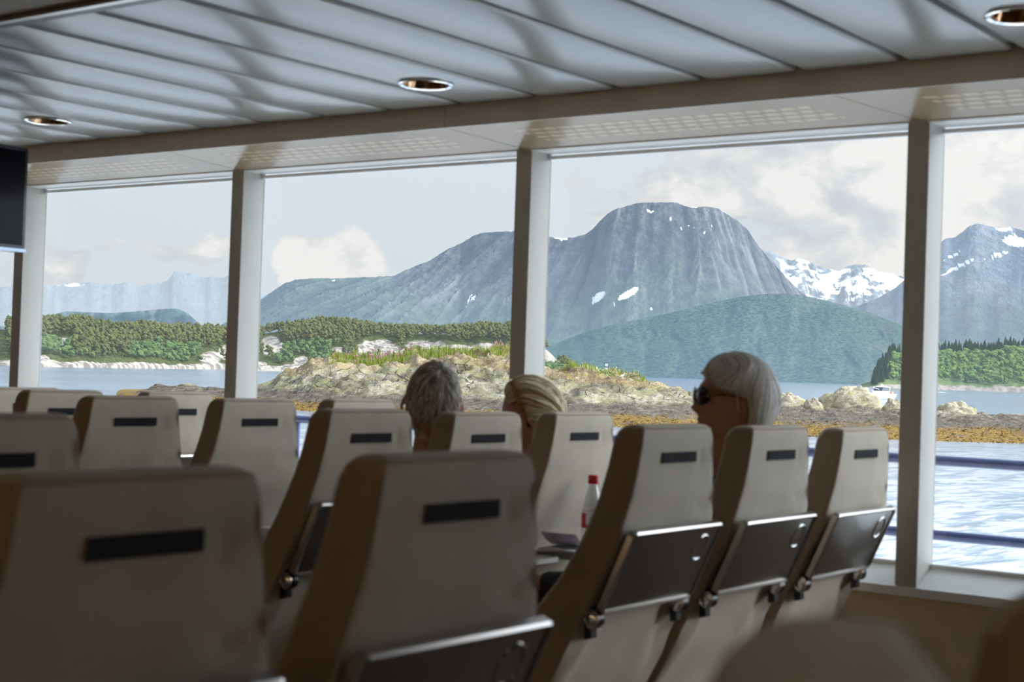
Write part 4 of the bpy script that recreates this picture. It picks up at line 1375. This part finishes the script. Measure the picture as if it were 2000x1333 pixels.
# ------------------------------------------------------------------ the three passengers
def skin_mat():
    m, t, out = new_mat('skin')
    p = t.n('ShaderNodeBsdfPrincipled'); t.link(p.outputs[0], out.inputs[0])
    c = t.coords('Object')
    t.link(t.mix(t.noise(c, 30, 4), (.46, .235, .16, 1), (.58, .33, .235, 1)), p.inputs['Base Color'])
    p.inputs['Roughness'].default_value = .5; p.inputs['Subsurface Weight'].default_value = .1
    p.inputs['Subsurface Radius'].default_value = (.01, .004, .002); p.inputs['Subsurface Scale'].default_value = .5
    return m
M['skin'] = skin_mat()
def hair_mat(name, stops, rough=.4):
    m, t, out = new_mat(name)
    p = t.n('ShaderNodeBsdfPrincipled'); tl = t.n('ShaderNodeBsdfTranslucent'); mx = t.n('ShaderNodeMixShader'); mx.inputs[0].default_value = .15
    t.link(p.outputs[0], mx.inputs[1]); t.link(tl.outputs[0], mx.inputs[2]); t.link(mx.outputs[0], out.inputs[0])
    g = t.n('ShaderNodeNewGeometry')
    hc = t.ramp(g.outputs['Random Per Island'], stops)
    t.link(hc, p.inputs['Base Color']); t.link(hc, tl.inputs[0])
    p.inputs['Roughness'].default_value = rough; p.inputs['Anisotropic'].default_value = .5; p.inputs['Sheen Weight'].default_value = 1.0
    return m
M['hair_white'] = hair_mat('white_hair', [(0, (.52, .50, .46, 1)), (.25, (.90, .88, .83, 1)), (1, (1, .99, .95, 1))])
M['hair_grey'] = hair_mat('grey_hair', [(0, (.20, .15, .11, 1)), (.35, (.42, .35, .29, 1)), (.65, (.70, .65, .59, 1)), (1, (.95, .92, .87, 1))])
M['hair_blond'] = hair_mat('blonde_hair', [(0, (.34, .21, .09, 1)), (.4, (.76, .55, .28, 1)), (1, (1, .88, .60, 1))])
M['lens'] = principled('sunglass_lens', (.004, .004, .006, 1), .05, ior=1.6)
M['horn'] = principled('sunglass_frame', (.03, .018, .012, 1), .2)
M['tortoise'] = principled('tortoiseshell', (.50, .20, .04, 1), .15, vscale=60, col2=(.02, .008, .004, 1))
M['eye'] = principled('eye', (.75, .72, .68, 1), .15)

def G(x, s): return exp(-(x / s) ** 2)

def head_surface(cx, cy, cz):
    """unit direction -> point of a human head, face towards +Y, eyes at z = .012"""
    x, y, z = cx * .0735, cy * (.090 if cy > 0 else .102), cz * .116
    if cz < 0:
        ce = max(1e-6, sqrt(cx * cx + cy * cy)); ax, ay = cx / ce, cy / ce
        px = interp([(-.116, .20), (-.110, .42), (-.095, .66), (-.07, .82), (-.04, .93), (0, 1.0)], z)
        if cy > 0: py = interp([(-.116, .42), (-.110, .74), (-.098, .90), (-.07, .95), (-.04, .97), (0, 1.0)], z)
        else: py = interp([(-.116, .22), (-.105, .38), (-.08, .60), (-.05, .82), (-.02, .96), (0, 1.0)], z)
        x = ax * .0735 * px; y = ay * (.090 if cy > 0 else .102) * py
    if cy > 0:
        k = sstep(0, .35, cy)
        y -= k * .006 * G(x, .06)
        y += k * (.021 * G(x, .0105) * G(z + .029, .014) + .013 * G(x, .0085) * G(z + .006, .022) + .006 * G(abs(x) - .011, .008) * G(z + .030, .009))
        y += k * .006 * G(z - .034, .012) * G(x, .05)
        y -= k * .011 * G(abs(x) - .032, .016) * G(z - .012, .014)
        y += k * .007 * G(x, .024) * G(z + .058, .006) + k * .0075 * G(x, .021) * G(z + .071, .007)
        y -= k * .003 * G(x, .024) * G(z + .0645, .0025)
        y -= k * .005 * G(x, .03) * G(z + .084, .008)
        y += k * .006 * G(x, .024) * G(z + .100, .012)
        y += k * .004 * G(abs(x) - .045, .02) * G(z + .022, .02)
    return Vector((x, y, z))

def head_mb(mb, mat):
    nl, nt = 96, 72
    rings = []
    for j in range(1, nt):
        el = -pi / 2 + pi * j / nt
        rings.append([mat @ head_surface(cos(el) * cos(2*pi*i/nl), cos(el) * sin(2*pi*i/nl), sin(el)) for i in range(nl)])
    mb.loft(rings)
    for s in (-1, 1):                                   # ears
        pts = []
        for i in range(15):
            a = radians(-60 + 300 * i / 14)
            pts.append(mat @ Vector((s * (.076 + .014 * max(0, cos(a + 2.6)) + .004), -.008 - .016 * cos(a) - .004, -.006 + .031 * sin(a))))
        mb.tube(pts, [.0055] * 15, 8)
        c = mat @ Vector((s * .076, -.008, -.008))
        mb.loft([[mat @ Vector((s * (.068 + d), -.010 + r * .5 * cos(a), -.006 + r * sin(a))) for a in [2*pi*i/14 for i in range(14)]] for d, r in ((0, .022), (.010, .028), (.013, .024), (.011, .012))])
        mb.loft([[mat @ Vector((s * .078 + .006 * cos(a), .000 + .005 * sin(a) , -.038 + h)) for a in [2*pi*i/8 for i in range(8)]] for h in (-.006, 0, .012)])

def remesh(mb, name, voxel, mats, parent, smooth=0):
    o = mb.build('tmp', mats)
    md = o.modifiers.new('r', 'REMESH'); md.mode = 'VOXEL'; md.voxel_size = voxel; md.use_smooth_shade = True
    if smooth:
        sm = o.modifiers.new('s', 'SMOOTH'); sm.iterations = smooth; sm.factor = .5
    dg = bpy.context.evaluated_depsgraph_get()
    me = bpy.data.meshes.new_from_object(o.evaluated_get(dg)); me.name = name
    bpy.data.objects.remove(o)
    me.materials.clear(); me.materials.append(mats)
    me.polygons.foreach_set('use_smooth', [True] * len(me.polygons))
    return obj_from_mesh(name, me, parent)

def ell(c, rx, ry, n=20, tilt=0.0):
    return [Vector((c[0] + rx * cos(2*pi*i/n), c[1] + ry * sin(2*pi*i/n), c[2] + tilt * sin(2*pi*i/n) * ry)) for i in range(n)]

def hand(mb, wrist, fwd, palm_n, s):
    """a relaxed hand lying palm down: five bent fingers of unequal length; fwd and palm_n are unit vectors, s = thumb side (+1/-1)"""
    fwd = Vector(fwd).normalized(); n = Vector(palm_n).normalized(); side = fwd.cross(n).normalized() * s
    w = Vector(wrist)
    def Q(f, sd, u): return w + fwd * f + side * sd + n * u
    rings = []
    for f, hw, th in ((-.01, .024, .019), (.02, .032, .016), (.05, .040, .014), (.085, .040, .012), (.095, .036, .010)):
        rings.append([Q(f, hw * cos(a), th * sin(a)) for a in [2*pi*i/16 for i in range(16)]])
    mb.loft(rings)
    for k, (sd, L) in enumerate(((.030, .070), (.010, .080), (-.010, .075), (-.029, .058))):
        b0 = Q(.082, sd, .002); pts = [b0]; a = radians(8)
        for seg, ang in ((.45, 12), (.30, 26), (.25, 22)):
            a += radians(ang); pts.append(pts[-1] + fwd * (L * seg * cos(a)) - n * (L * seg * sin(a)) + side * (sd * .10))
        mb.tube(pts, [.0095, .0088, .008, .0062], 10)
    pts = [Q(.015, .022, -.002), Q(.040, .046, -.006), Q(.066, .060, -.012), Q(.088, .063, -.020)]
    mb.tube(pts, [.014, .012, .0095, .007], 10)

def seated(name, label, seat_x, yr, head_c, az, pitch, roll, hs, shirt, trousers, female, lean=0.0):
    """a passenger sitting in the seat whose back stands at (seat_x, yr); returns (root, head matrix)"""
    root = None
    Mh = Matrix.Translation(head_c) @ Matrix.Rotation(az - pi / 2, 4, 'Z') @ Matrix.Rotation(pitch, 4, 'X') @ Matrix.Rotation(roll, 4, 'Y') @ Matrix.Diagonal((hs, hs, hs, 1))
    X, Y = seat_x, yr
    sh = .92 if female else 1.0
    hz = head_c.z
    nb = Vector((X * .6 + head_c.x * .4, Y + .215, hz - .215))            # neck base
    mb = MB()
    head_mb(mb, Mh)
    jaw = Mh @ Vector((0, -.022, -.055))
    mid = nb.lerp(jaw, .55)
    mb.loft([ell(nb + Vector((0, -.01, -.03)), .075 * sh, .06), ell(nb, .060 * sh, .056), ell(mid, .052 * sh, .054), ell(jaw, .050 * sh, .052), ell(jaw + Vector((0, 0, .04)), .045, .05)])
    pel = Vector((X, Y + .540, .556))
    tors = [(pel + Vector((0, 0, -.075)), .15, .10), (pel, .165, .112), (Vector((X, Y + .455, .64)), .145, .105), (Vector((X, Y + .395, .74)), .140 * sh, .105), (Vector((X, Y + .325, nb.z - .15)), .165 * sh, .112 if not female else .115),
            (Vector((X, Y + .275, nb.z - .07)), .175 * sh, .10), (Vector((X, Y + .235, nb.z - .015)), .11 * sh, .07), (nb + Vector((0, 0, .01)), .06 * sh, .055)]
    for c, rx, ry in tors[:5]:
        c.y = max(c.y, Y + interp([(p[0], p[2]) for p in PROF], c.z) + ry + .024)
    mb.loft([ell(c, rx, ry, 28) for c, rx, ry in tors])
    parts = {'arm': [], 'leg': []}
    for s in (-1, 1):
        shd = Vector((X + s * .175 * sh, Y + .265, nb.z - .055)); elb = Vector((X + s * .205, Y + .40, nb.z - .31)); wri = Vector((X + s * .125, Y + .68, .652))
        rad = [(shd, .056 * sh), (shd.lerp(elb, .4), .048 * sh), (elb, .039 * sh), (elb.lerp(wri, .35), .040 * sh), (wri, .026 * sh)]
        mb.tube([p for p, r in rad], [r for p, r in rad], 16); parts['arm'].append(rad)
        hand(mb, wri, (wri + Vector((-s * .02, .1, -.022)) - wri), (0, .2, 1), 1 if s < 0 else -1)
        hip = Vector((X + s * .09, Y + .54, .556)); kn = Vector((X + s * .115, Y + .92, .535)); an = Vector((X + s * .12, Y + .86, .10)); toe = Vector((X + s * .13, Y + 1.02, .045))
        rad = [(hip, .082), (hip.lerp(kn, .5), .072), (kn, .056), (kn.lerp(an, .3), .056), (an, .036)]
        mb.tube([p for p, r in rad], [r for p, r in rad], 18); parts['leg'].append(rad)
        mb.tube([an + Vector((0, -.03, -.06)), an + Vector((0, .03, -.045)), toe], [.036, .038, .024], 12)
    body = remesh(mb, 'person', .0042, M['skin'], None)
    tag(body, label, 'person')
    # clothes follow the body a few millimetres further out
    cb = MB(); g = .009
    cb.loft([ell(c, rx + g, ry + g, 28) for c, rx, ry in tors[1:7]] + [ell(nb + Vector((0, 0, .012)), .066 * sh, .062)])
    for rad in parts['arm']: cb.tube([p for p, r in rad][:4] + [rad[3][0].lerp(rad[4][0], .85)], [r + g for p, r in rad][:4] + [rad[4][1] + g], 16)
    o = remesh(cb, 'shirt', .007, shirt, body, 4)
    cb = MB()
    cb.loft([ell(c, rx + g, ry + g, 28) for c, rx, ry in tors[:2]] + [ell(pel + Vector((0, -.02, .04)), .165, .115, 28)])
    for rad in parts['leg']: cb.tube([p for p, r in rad], [r + g for p, r in rad][:4] + [.052], 18)
    o = remesh(cb, 'trousers', .008, trousers, body, 4)
    for s in (-1, 1):
        b = MB(); a = Vector((X + s * .12, Y + .86, .0))
        b.loft([[Vector((a.x + s * .012 * (y > .05) + hw * cos(t), a.y + y, max(.0, h * .5 + h * .55 * sin(t)))) for t in [2*pi*i/18 for i in range(18)]] for y, hw, h in ((-.065, .025, .05), (-.05, .038, .085), (0, .043, .105), (.06, .047, .085), (.13, .048, .062), (.18, .036, .048), (.205, .015, .03))])
        b.build('shoe', M['black_plastic'], body, angle=60)
    for s in (-1, 1):
        b = MB(); c = Mh @ Vector((s * .032, .070, .012))
        b.lathe([(.0, -.0118), (.006, -.0103), (.0103, -.006), (.012, 0), (.0103, .006), (.006, .0103), (.0, .0118)], 14, M=Matrix.Translation(c), capb=False, capt=False)
        b.build('eye', M['eye'], body)
    return body, Mh

def sph(az, el, off=0.0, kx=1.0):
    """point over the scalp: az 0 = face, grows to the person's left (-X)"""
    x, y, z = -sin(az) * cos(el), cos(az) * cos(el), sin(el)
    p = head_surface(x, y, z) if y < .5 or el > .5 else Vector((x * .0735, y * .09, z * .116))
    return p + Vector((x, y, z)) * off

class Hair:
    def __init__(s): s.b = MB()
    def strand(s, pts, r=.0022, n=4):
        k = len(pts)
        s.b.tube(pts, [r * (.8 + .2 * sin(pi * i / (k - 1))) if i < k - 1 else r * .3 for i in range(k)], n)
    def shell(s, path, us, n=14):
        rings = [[path(u, i / (n - 1)) for i in range(n)] for u in us]
        s.b.loft(rings, caps=False, closed=False)

rng = random.Random(21)
def jit(a): return (rng.random() * 2 - 1) * a

# ---- the white-haired woman
knit = principled('dark_knit', (.05, .055, .07, 1), .9, bump=.3, bscale=200)
navy = principled('navy_trousers', (.03, .035, .055, 1), .85)
w_body, MW = seated('person', 'woman with white bobbed hair and dark sunglasses seen in profile facing left', 3.722, YR, Vector((3.765, 2.06, 1.188)), radians(136), radians(2), 0, .97, knit, navy, True)
def hem_white(az):
    a = abs(((az + pi) % (2 * pi)) - pi)
    return radians(interp([(0, 38), (35, 34), (52, 26), (66, 20), (80, 14), (92, 11), (104, 6), (114, -14), (124, -46), (138, -60), (180, -62)], a * 180 / pi))
def path_white(az, t, wave=0, lift=0):
    e0 = radians(86); e1 = hem_white(az)
    el = e0 + (e1 - e0) * t ** .92
    a = abs(((az + pi) % (2 * pi)) - pi)
    back = sstep(1.2, 2.2, a)
    off = .009 + .010 * sin(pi * min(1, t * .95)) ** .8 * (.35 + .65 * sstep(.7, 1.5, a)) + .014 * back * sin(pi * min(1, t)) + .003 * back
    off *= 1 - .55 * t * (1 - sstep(.6, 1.3, a))
    off += lift
    az2 = az + (1 if az > 0 else -1) * .22 * sin(pi * t) * (1 - back) + wave * sin(t * 7 + az * 3)
    return sph(az2, el, off)
hw = Hair()
hw.shell(lambda az, t: MW @ path_white(az, t, 0, -.005), [-pi + 2 * pi * i / 60 for i in range(61)])
for k in range(1300):
    az = jit(pi); ln = 1 + jit(.08); wv = .10 + .12 * rng.random(); li = jit(.006) + .003
    c = .014 * sin(az * 9) 
    pts = [MW @ path_white(az, min(1.06, t * ln), wv, li + c * t * .5) for t in [.02 + .98 * i / 11 for i in range(12)]]
    hw.strand(pts, .0024 + .0016 * rng.random())
hw.b.build('hair', M['hair_white'], w_body, angle=0, label='white wavy bobbed hair')
# sunglasses: worn, but a thing of their own
sgl = empty('sunglasses', MW.translation, 0, 'dark sunglasses worn by the white-haired woman', 'sunglasses')
sgl.matrix_world = MW
for s in (-1, 1):
    rg = []
    for dy, k in ((-.004, .80), (.000, 1.0), (.0025, .97), (.006, .60), (.0075, .15)):
        rg.append([Vector((s * .034 + .029 * k * cos(a) * (1 + .08 * cos(2 * a)), .094 + dy - .018 * (abs(s * .034 + .029 * k * cos(a)) / .06) ** 2, .008 + .0235 * k * sin(a))) for a in [2*pi*i/28 for i in range(28)]])
    b = MB(); b.loft(rg); b.build('lens', M['lens'], sgl, angle=60)
    b = MB(); b.tube([Vector((s * .034 + .030 * cos(a) * (1 + .08 * cos(2 * a)), .0955 - .018 * (abs(s * .034 + .030 * cos(a)) / .06) ** 2, .008 + .0245 * sin(a))) for a in [2*pi*i/28 for i in range(28)]], .0024, 6, closed=True); b.build('rim', M['horn'], sgl)
    b = MB(); b.tube([(s * .064, .078, .014), (s * .074, .062, .015), (s * .081, .01, .014), (s * .082, -.02, .010), (s * .080, -.04, -.006)], [.004, .0042, .003, .003, .0025], 8); b.build('temple_arm', M['tortoise'], sgl)
b = MB(); b.tube([(-.007, .094, .014), (0, .097, .017), (.007, .094, .014)], .0026, 8); b.build('bridge', M['horn'], sgl)

# ---- the grey-haired man
tee = principled('grey_shirt', (.10, .11, .13, 1), .9, bump=.3, bscale=250)
m_body, MM = seated('person', 'grey-haired man seen from behind looking out over the islet', 3.614, YM, Vector((3.575, 2.955, 1.145)), radians(50), radians(-5), radians(2), 1.0, tee, navy, False)
WH = Vector((0.012, -.062, .088)).normalized()           # whorl on the crown
def hair_path_man(phi, L, t, lift):
    """combed outwards from the whorl"""
    up = Vector((0, 0, 1)); e1 = (up - WH * WH.dot(up)).normalized(); e2 = WH.cross(e1)
    a = phi + .5 * t
    th = L * t
    d = WH * cos(th) + (e1 * cos(a) + e2 * sin(a)) * sin(th)
    p = head_surface(d.x, min(d.y, .9), d.z) if d.y < .5 or d.z > .5 else Vector((d.x * .0735, d.y * .09, d.z * .116))
    return p + d * lift
def man_ok(p):
    # hairline: nape, above the ears, forehead
    y, z = p.y, p.z
    if y > .055: return z > .068
    if y > .0: return z > .02 + (y) * .7
    if y > -.045: return z > .005 if abs(p.x) > .05 else True
    return z > -.052
hm = Hair()
for k in range(2600):
    phi = jit(pi); th0 = (rng.random() ** .7) * 2.2
    base = hair_path_man(phi, th0, 1, .0)
    if not man_ok(base): continue
    thin = gauss(th0, .30)
    if rng.random() < thin * .55: continue
    seg = (.34 + .16 * rng.random()) * (.45 if base.z < -.005 else 1.0); li = .004 + .004 * rng.random(); wv = jit(.18)
    pts = [MM @ hair_path_man(phi + wv * t, th0 + seg * t, 1, .001 + li * sin(min(1, t * 1.3) * pi * .62) + .004 * rng.random() * t) for t in [i / 5 for i in range(6)]]
    hm.strand(pts, .0017 + .0012 * rng.random())
for k in range(60):                                     # flyaway hairs over the crown
    phi = jit(pi); th0 = rng.random() * .8
    pts = [MM @ hair_path_man(phi + jit(.1), th0 + .35 * t, 1, .006 + .022 * t * rng.random()) for t in [i / 5 for i in range(6)]]
    hm.strand(pts, .0009)
hm.b.build('hair', M['hair_grey'], m_body, angle=0, label='short brown hair turning grey')

# ---- the blonde woman
top_m = principled('dark_top', (.04, .03, .035, 1), .9, bump=.3, bscale=200)
b_body, MBL = seated('person', 'blonde woman with a hairband bending her head forward, ear showing between two seats', 4.121, YM, Vector((4.165, 3.030, 1.097)), radians(126), radians(-24), radians(4), .98, top_m, navy, True)
def band_dir(u, back=0.0):
    """u: -1 (right ear) .. 0 (top) .. 1 (left ear)"""
    a = u * radians(100)
    return Vector((-sin(a), .10 - back, cos(a))).normalized()
def on_scalp(d, off):
    p = head_surface(d.x, d.y, d.z) if d.y < .5 or d.z > .45 else Vector((d.x * .0735, d.y * .09, d.z * .116))
    return p + d * off
def front_path(u, t, lift=0):
    d1 = band_dir(u)
    d0 = Vector((-sin(u * radians(92)) * .95, .56 * cos(u * 1.2) ** .6 if abs(u) < .9 else .36, cos(u * radians(96)) * .72 + .17)).normalized()
    d = (d0 * (1 - t) + d1 * t).normalized()
    return on_scalp(d, .004 + .014 * sin(pi * min(.9, t) * .62) + lift)
DOWN = MBL.to_3x3().inverted() @ Vector((-.010, .20, -1.0))
def back_path(u, t, lift=0):
    d1 = band_dir(u, .06)
    tt = min(1, t / .55)
    tgt = Vector((-sin(u * 1.35) * .75, -.85, -.28)).normalized()
    d = (d1 * (1 - tt) + tgt * tt).normalized()
    p = on_scalp(d, .012 + .015 * sin(pi * tt * .75) + lift)
    if t > .55:
        q = (t - .55) / .45
        p = p + DOWN * (.13 * q) + Vector((p.x * .10 * q, 0, 0))
    return p
hb = Hair()
us = [-1 + 2 * i / 36 for i in range(37)]
uf = [.62 * u for u in us]
hb.shell(lambda u, t: MBL @ front_path(u, t, -.003), uf, 10)
hb.shell(lambda u, t: MBL @ back_path(u, t, -.004), us, 18)
for k in range(420):
    u = jit(.64); li = jit(.002) + .001
    hb.strand([MBL @ front_path(u + jit(.01), i / 7, li) for i in range(8)], .002 + .001 * rng.random())
for k in range(900):
    u = jit(1); li = jit(.004) + .001; e = 1 - .12 * rng.random()
    hb.strand([MBL @ back_path(u + .03 * sin(i * .9 + k), i / 13 * e, li + .004 * sin(u * 22)) for i in range(14)], .0022 + .0016 * rng.random())
hb.b.build('hair', M['hair_blond'], b_body, angle=0, label='long straight blonde hair held back')
b = MB()
n = 40
rings = []
for i in range(n + 1):
    u = -1.06 + 2.12 * i / n
    d = band_dir(u, .03); p = on_scalp(d, .021); q = on_scalp(d, .025)
    f = Vector((0, .0055, 0))
    rings.append([MBL @ (p - f), MBL @ (p + f), MBL @ (q + f), MBL @ (q - f)])
b.loft(rings)
tag(b.build('hairband', M['tortoise'], None, angle=50), 'tortoiseshell hairband over the crown of the blonde woman', 'hairband')

# ------------------------------------------------------------------ things on the open trays of the second row
def bottle(x, y, z, label):
    o = empty('bottle', (x, y, z), 0, label, 'bottle')
    m, t, out = new_mat('bottle_plastic')
    tr = t.n('ShaderNodeBsdfTransparent'); tr.inputs[0].default_value = (.90, .92, .93, 1); gl = t.n('ShaderNodeBsdfGlossy'); gl.inputs['Roughness'].default_value = .08
    df = t.n('ShaderNodeBsdfDiffuse'); df.inputs[0].default_value = (.8, .82, .84, 1)
    a = t.n('ShaderNodeMixShader'); a.inputs[0].default_value = .22; c = t.n('ShaderNodeMixShader'); c.inputs[0].default_value = .25
    t.link(tr.outputs[0], a.inputs[1]); t.link(gl.outputs[0], a.inputs[2]); t.link(a.outputs[0], c.inputs[1]); t.link(df.outputs[0], c.inputs[2]); t.link(c.outputs[0], out.inputs[0])
    b = MB(); b.lathe([(.024, 0), (.029, .004), (.030, .02), (.028, .035), (.030, .05), (.030, .105), (.028, .118), (.022, .145), (.014, .172), (.0125, .178), (.0125, .188)], 28)
    b.build('bottle_body', m, o)
    b = MB(); b.lathe([(.0148, .180), (.0155, .183), (.0155, .202), (.0145, .205), (.0, .2055)], 24, capt=False); b.build('cap', principled('cap_red', (.60, .012, .02, 1), .35), o)
    mm, t, out = new_mat('bottle_label')
    p = t.n('ShaderNodeBsdfPrincipled'); t.link(p.outputs[0], out.inputs[0])
    c = t.coords('Object'); sx = t.n('ShaderNodeSeparateXYZ'); t.link(c, sx.inputs[0])
    ang = t.math('ARCTAN2', sx.outputs[1], sx.outputs[0])
    red = t.math('GREATER_THAN', t.math('SINE', t.math('MULTIPLY', ang, 3.0)), .1)
    red = t.math('MAXIMUM', t.math('MULTIPLY', red, t.math('LESS_THAN', sx.outputs[2], .098)), t.math('LESS_THAN', sx.outputs[2], .066))
    t.link(t.mix(red, (.80, .80, .80, 1), (.60, .03, .05, 1)), p.inputs['Base Color'])
    b = MB(); b.lathe([(.0305, .055), (.0305, .104)], 28, capb=False, capt=False); b.build('label', mm, o)
    return o
paper = principled('paper', (.80, .78, .84, 1), .6, col2=(.62, .55, .70, 1), vscale=25)
white_paper = principled('white_paper', (.86, .86, .88, 1), .6)

bt_ = bottle(4.112, YM - .045, .6955, 'clear bottle with a red cap and red-white label on the tray beside the seat')
bt_.scale = (1.12, 1.12, 1.12)
def booklet(x, y, z, rz, label, tilt):
    o = empty('booklet', (x, y, z), rz, label, 'booklet')
    b = MB(); b.box((-.062, -.065, 0), (.062, .065, .006)); b.build('pages', white_paper, o)
    b = MB(); L = .115
    b.loft([[Vector((.058 - L * s * cos(tilt * s), y0, .007 + L * s * sin(tilt * s) + dz)) for y0, dz in ((-.064, 0), (.064, 0), (.064, .0016), (-.064, .0016))] for s in [i / 8 for i in range(9)]])
    b.build('cover', paper, o, smooth=False)
    return o
booklet(3.984, YM - .035, .6955, radians(4), 'open white and lilac booklet with a lifted cover, on the tray left of the bottle', radians(24))
lf = empty('leaflet', (3.785, YM - .03, .6965), radians(-8), 'narrow white leaflet standing upright at the edge of the dark seat in the lower centre', 'leaflet')
b = MB(); b.loft([[Vector((x, y, z)) for x, y in ((-.028, -.002), (.0, .012), (.028, -.002), (.028, -.0005), (.0, .0135), (-.028, -.0005))] for z in (0, .105)]); b.build('folded_sheet', white_paper, lf, smooth=False)
# ------------------------------------------------------------------ sky, sun
def world():
    w = bpy.data.worlds.new('sky'); SC.world = w; w.use_nodes = True
    w.node_tree.nodes.clear(); t = NT(w.node_tree)
    out = t.n('ShaderNodeOutputWorld'); bg = t.n('ShaderNodeBackground')
    t.link(bg.outputs[0], out.inputs[0])
    tc = t.n('ShaderNodeTexCoord')
    nv = t.n('ShaderNodeVectorMath'); nv.operation = 'NORMALIZE'; t.link(tc.outputs['Generated'], nv.inputs[0])
    d = nv.outputs[0]
    sx = t.n('ShaderNodeSeparateXYZ'); t.link(d, sx.inputs[0])
    z = sx.outputs[2]
    sky = t.ramp(z, [(0, srgb(230, 235, 240)), (.05, srgb(226, 234, 242)), (.12, srgb(229, 237, 247)), (.2, srgb(232, 240, 251)), (.30, (1.45, 1.5, 1.6, 1)), (.5, (1.0, 1.15, 1.35, 1)), (1, (.7, .85, 1.1, 1))])
    def dot(x, y):
        v = ray(x, y).normalized()
        n = t.n('ShaderNodeVectorMath'); n.operation = 'DOT_PRODUCT'; t.link(d, n.inputs[0]); n.inputs[1].default_value = v
        return n.outputs['Value']
    def bias(x, y, rad, amt):
        c0 = cos(rad)
        return t.math('MULTIPLY', t.smooth(dot(x, y), c0, 1.0), amt)
    mp = t.n('ShaderNodeMapping'); mp.inputs['Scale'].default_value = (1, 1, 1.7); t.link(d, mp.inputs['Vector'])
    n1 = t.noise(mp.outputs[0], 15, 10, .60, .35)
    n2 = t.noise(mp.outputs[0], 30, 7, .58, .3)
    b = bias(1560, 430, .135, .24)
    for x, y, r, a in ((1390, 330, .05, .10), (1640, 290, .05, .10), (1930, 370, .075, .30), (600, 520, .030, .27), (690, 505, .026, .24), (750, 515, .018, .16), (545, 480, .020, .20), (430, 500, .028, .17), (1150, 400, .03, .12), (110, 535, .03, .16), (310, 540, .03, .12), (1720, 520, .06, .10)):
        b = t.math('ADD', b, bias(x, y, r, a))
    cl = t.math('ADD', n1, b)
    dens = t.smooth(cl, .60, .70)
    lum = t.math('ADD', t.math('MULTIPLY', n2, .75), t.math('MULTIPLY', t.smooth(cl, .60, .95), .25))
    lum = t.math('ADD', lum, bias(640, 515, .09, .16))
    shade = t.ramp(lum, [(.34, srgb(217, 221, 229)), (.48, srgb(236, 236, 238)), (.60, srgb(255, 253, 250))])
    col = t.mix(t.math('MULTIPLY', dens, .92), sky, shade)
    # the brighter sky round the sun, high on the aft quarter
    sd = t.n('ShaderNodeVectorMath'); sd.operation = 'DOT_PRODUCT'; t.link(d, sd.inputs[0]); sd.inputs[1].default_value = SUN
    glow = t.math('POWER', t.math('MAXIMUM', sd.outputs['Value'], 0), 3.0)
    st = t.math('MULTIPLY_ADD', glow, GLOW, 1.0)
    below = t.smooth(z, -.02, .0)
    t.link(t.mix(below, srgb(120, 140, 160), col), bg.inputs[0])
    t.link(st, bg.inputs[1])
AZ, EL = radians(-62), radians(36)
SUN = Vector((cos(AZ) * cos(EL), sin(AZ) * cos(EL), sin(EL)))
GLOW = 7.0
world()
ld = bpy.data.lights.new('sun', 'SUN'); ld.energy = 4.4; ld.angle = radians(.6); ld.color = (1, .93, .80)
lo = bpy.data.objects.new('sun', ld); COL.objects.link(lo)
lo.rotation_euler = (-SUN).to_track_quat('-Z', 'Y').to_euler()
lo.location = (20, -40, 40)

# added warm fill lamps without fixtures, aimed at the port wall
for ly in (-1.5, 2.5, 6.0):
    al = bpy.data.lights.new('port_fill', 'AREA'); al.shape = 'RECTANGLE'; al.size = 1.2; al.size_y = .6; al.energy = 42; al.color = (1, .80, .58)
    ao = bpy.data.objects.new('port_fill', al); COL.objects.link(ao)
    ao.location = (-3.9, ly, 1.75); ao.rotation_euler = Vector((-1, 0, .05)).to_track_quat('-Z', 'Y').to_euler()

al = bpy.data.lights.new('near_seat_fill', 'AREA'); al.shape = 'SQUARE'; al.size = .7; al.energy = 1.6; al.color = (1, .88, .76)  # added fill lamp without fixture, brightens the tops of the nearest seats
ao = bpy.data.objects.new('near_seat_fill', al); COL.objects.link(ao); ao.location = (.9, -.5, 2.17)

SC.view_settings.view_transform = 'Standard'
SC.view_settings.look = 'None'
SC.view_settings.exposure = 0
SC.view_settings.gamma = 1
SC.cycles.max_bounces = 10
SC.cycles.diffuse_bounces = 5
SC.cycles.glossy_bounces = 4
SC.cycles.transparent_max_bounces = 16
SC.cycles.caustics_reflective = False
SC.cycles.caustics_refractive = False
SC.cycles.sample_clamp_indirect = 6
SC.cycles.use_denoising = True
SC.cycles.use_adaptive_sampling = True
SC.cycles.adaptive_threshold = .025
bpy.context.view_layer.update()
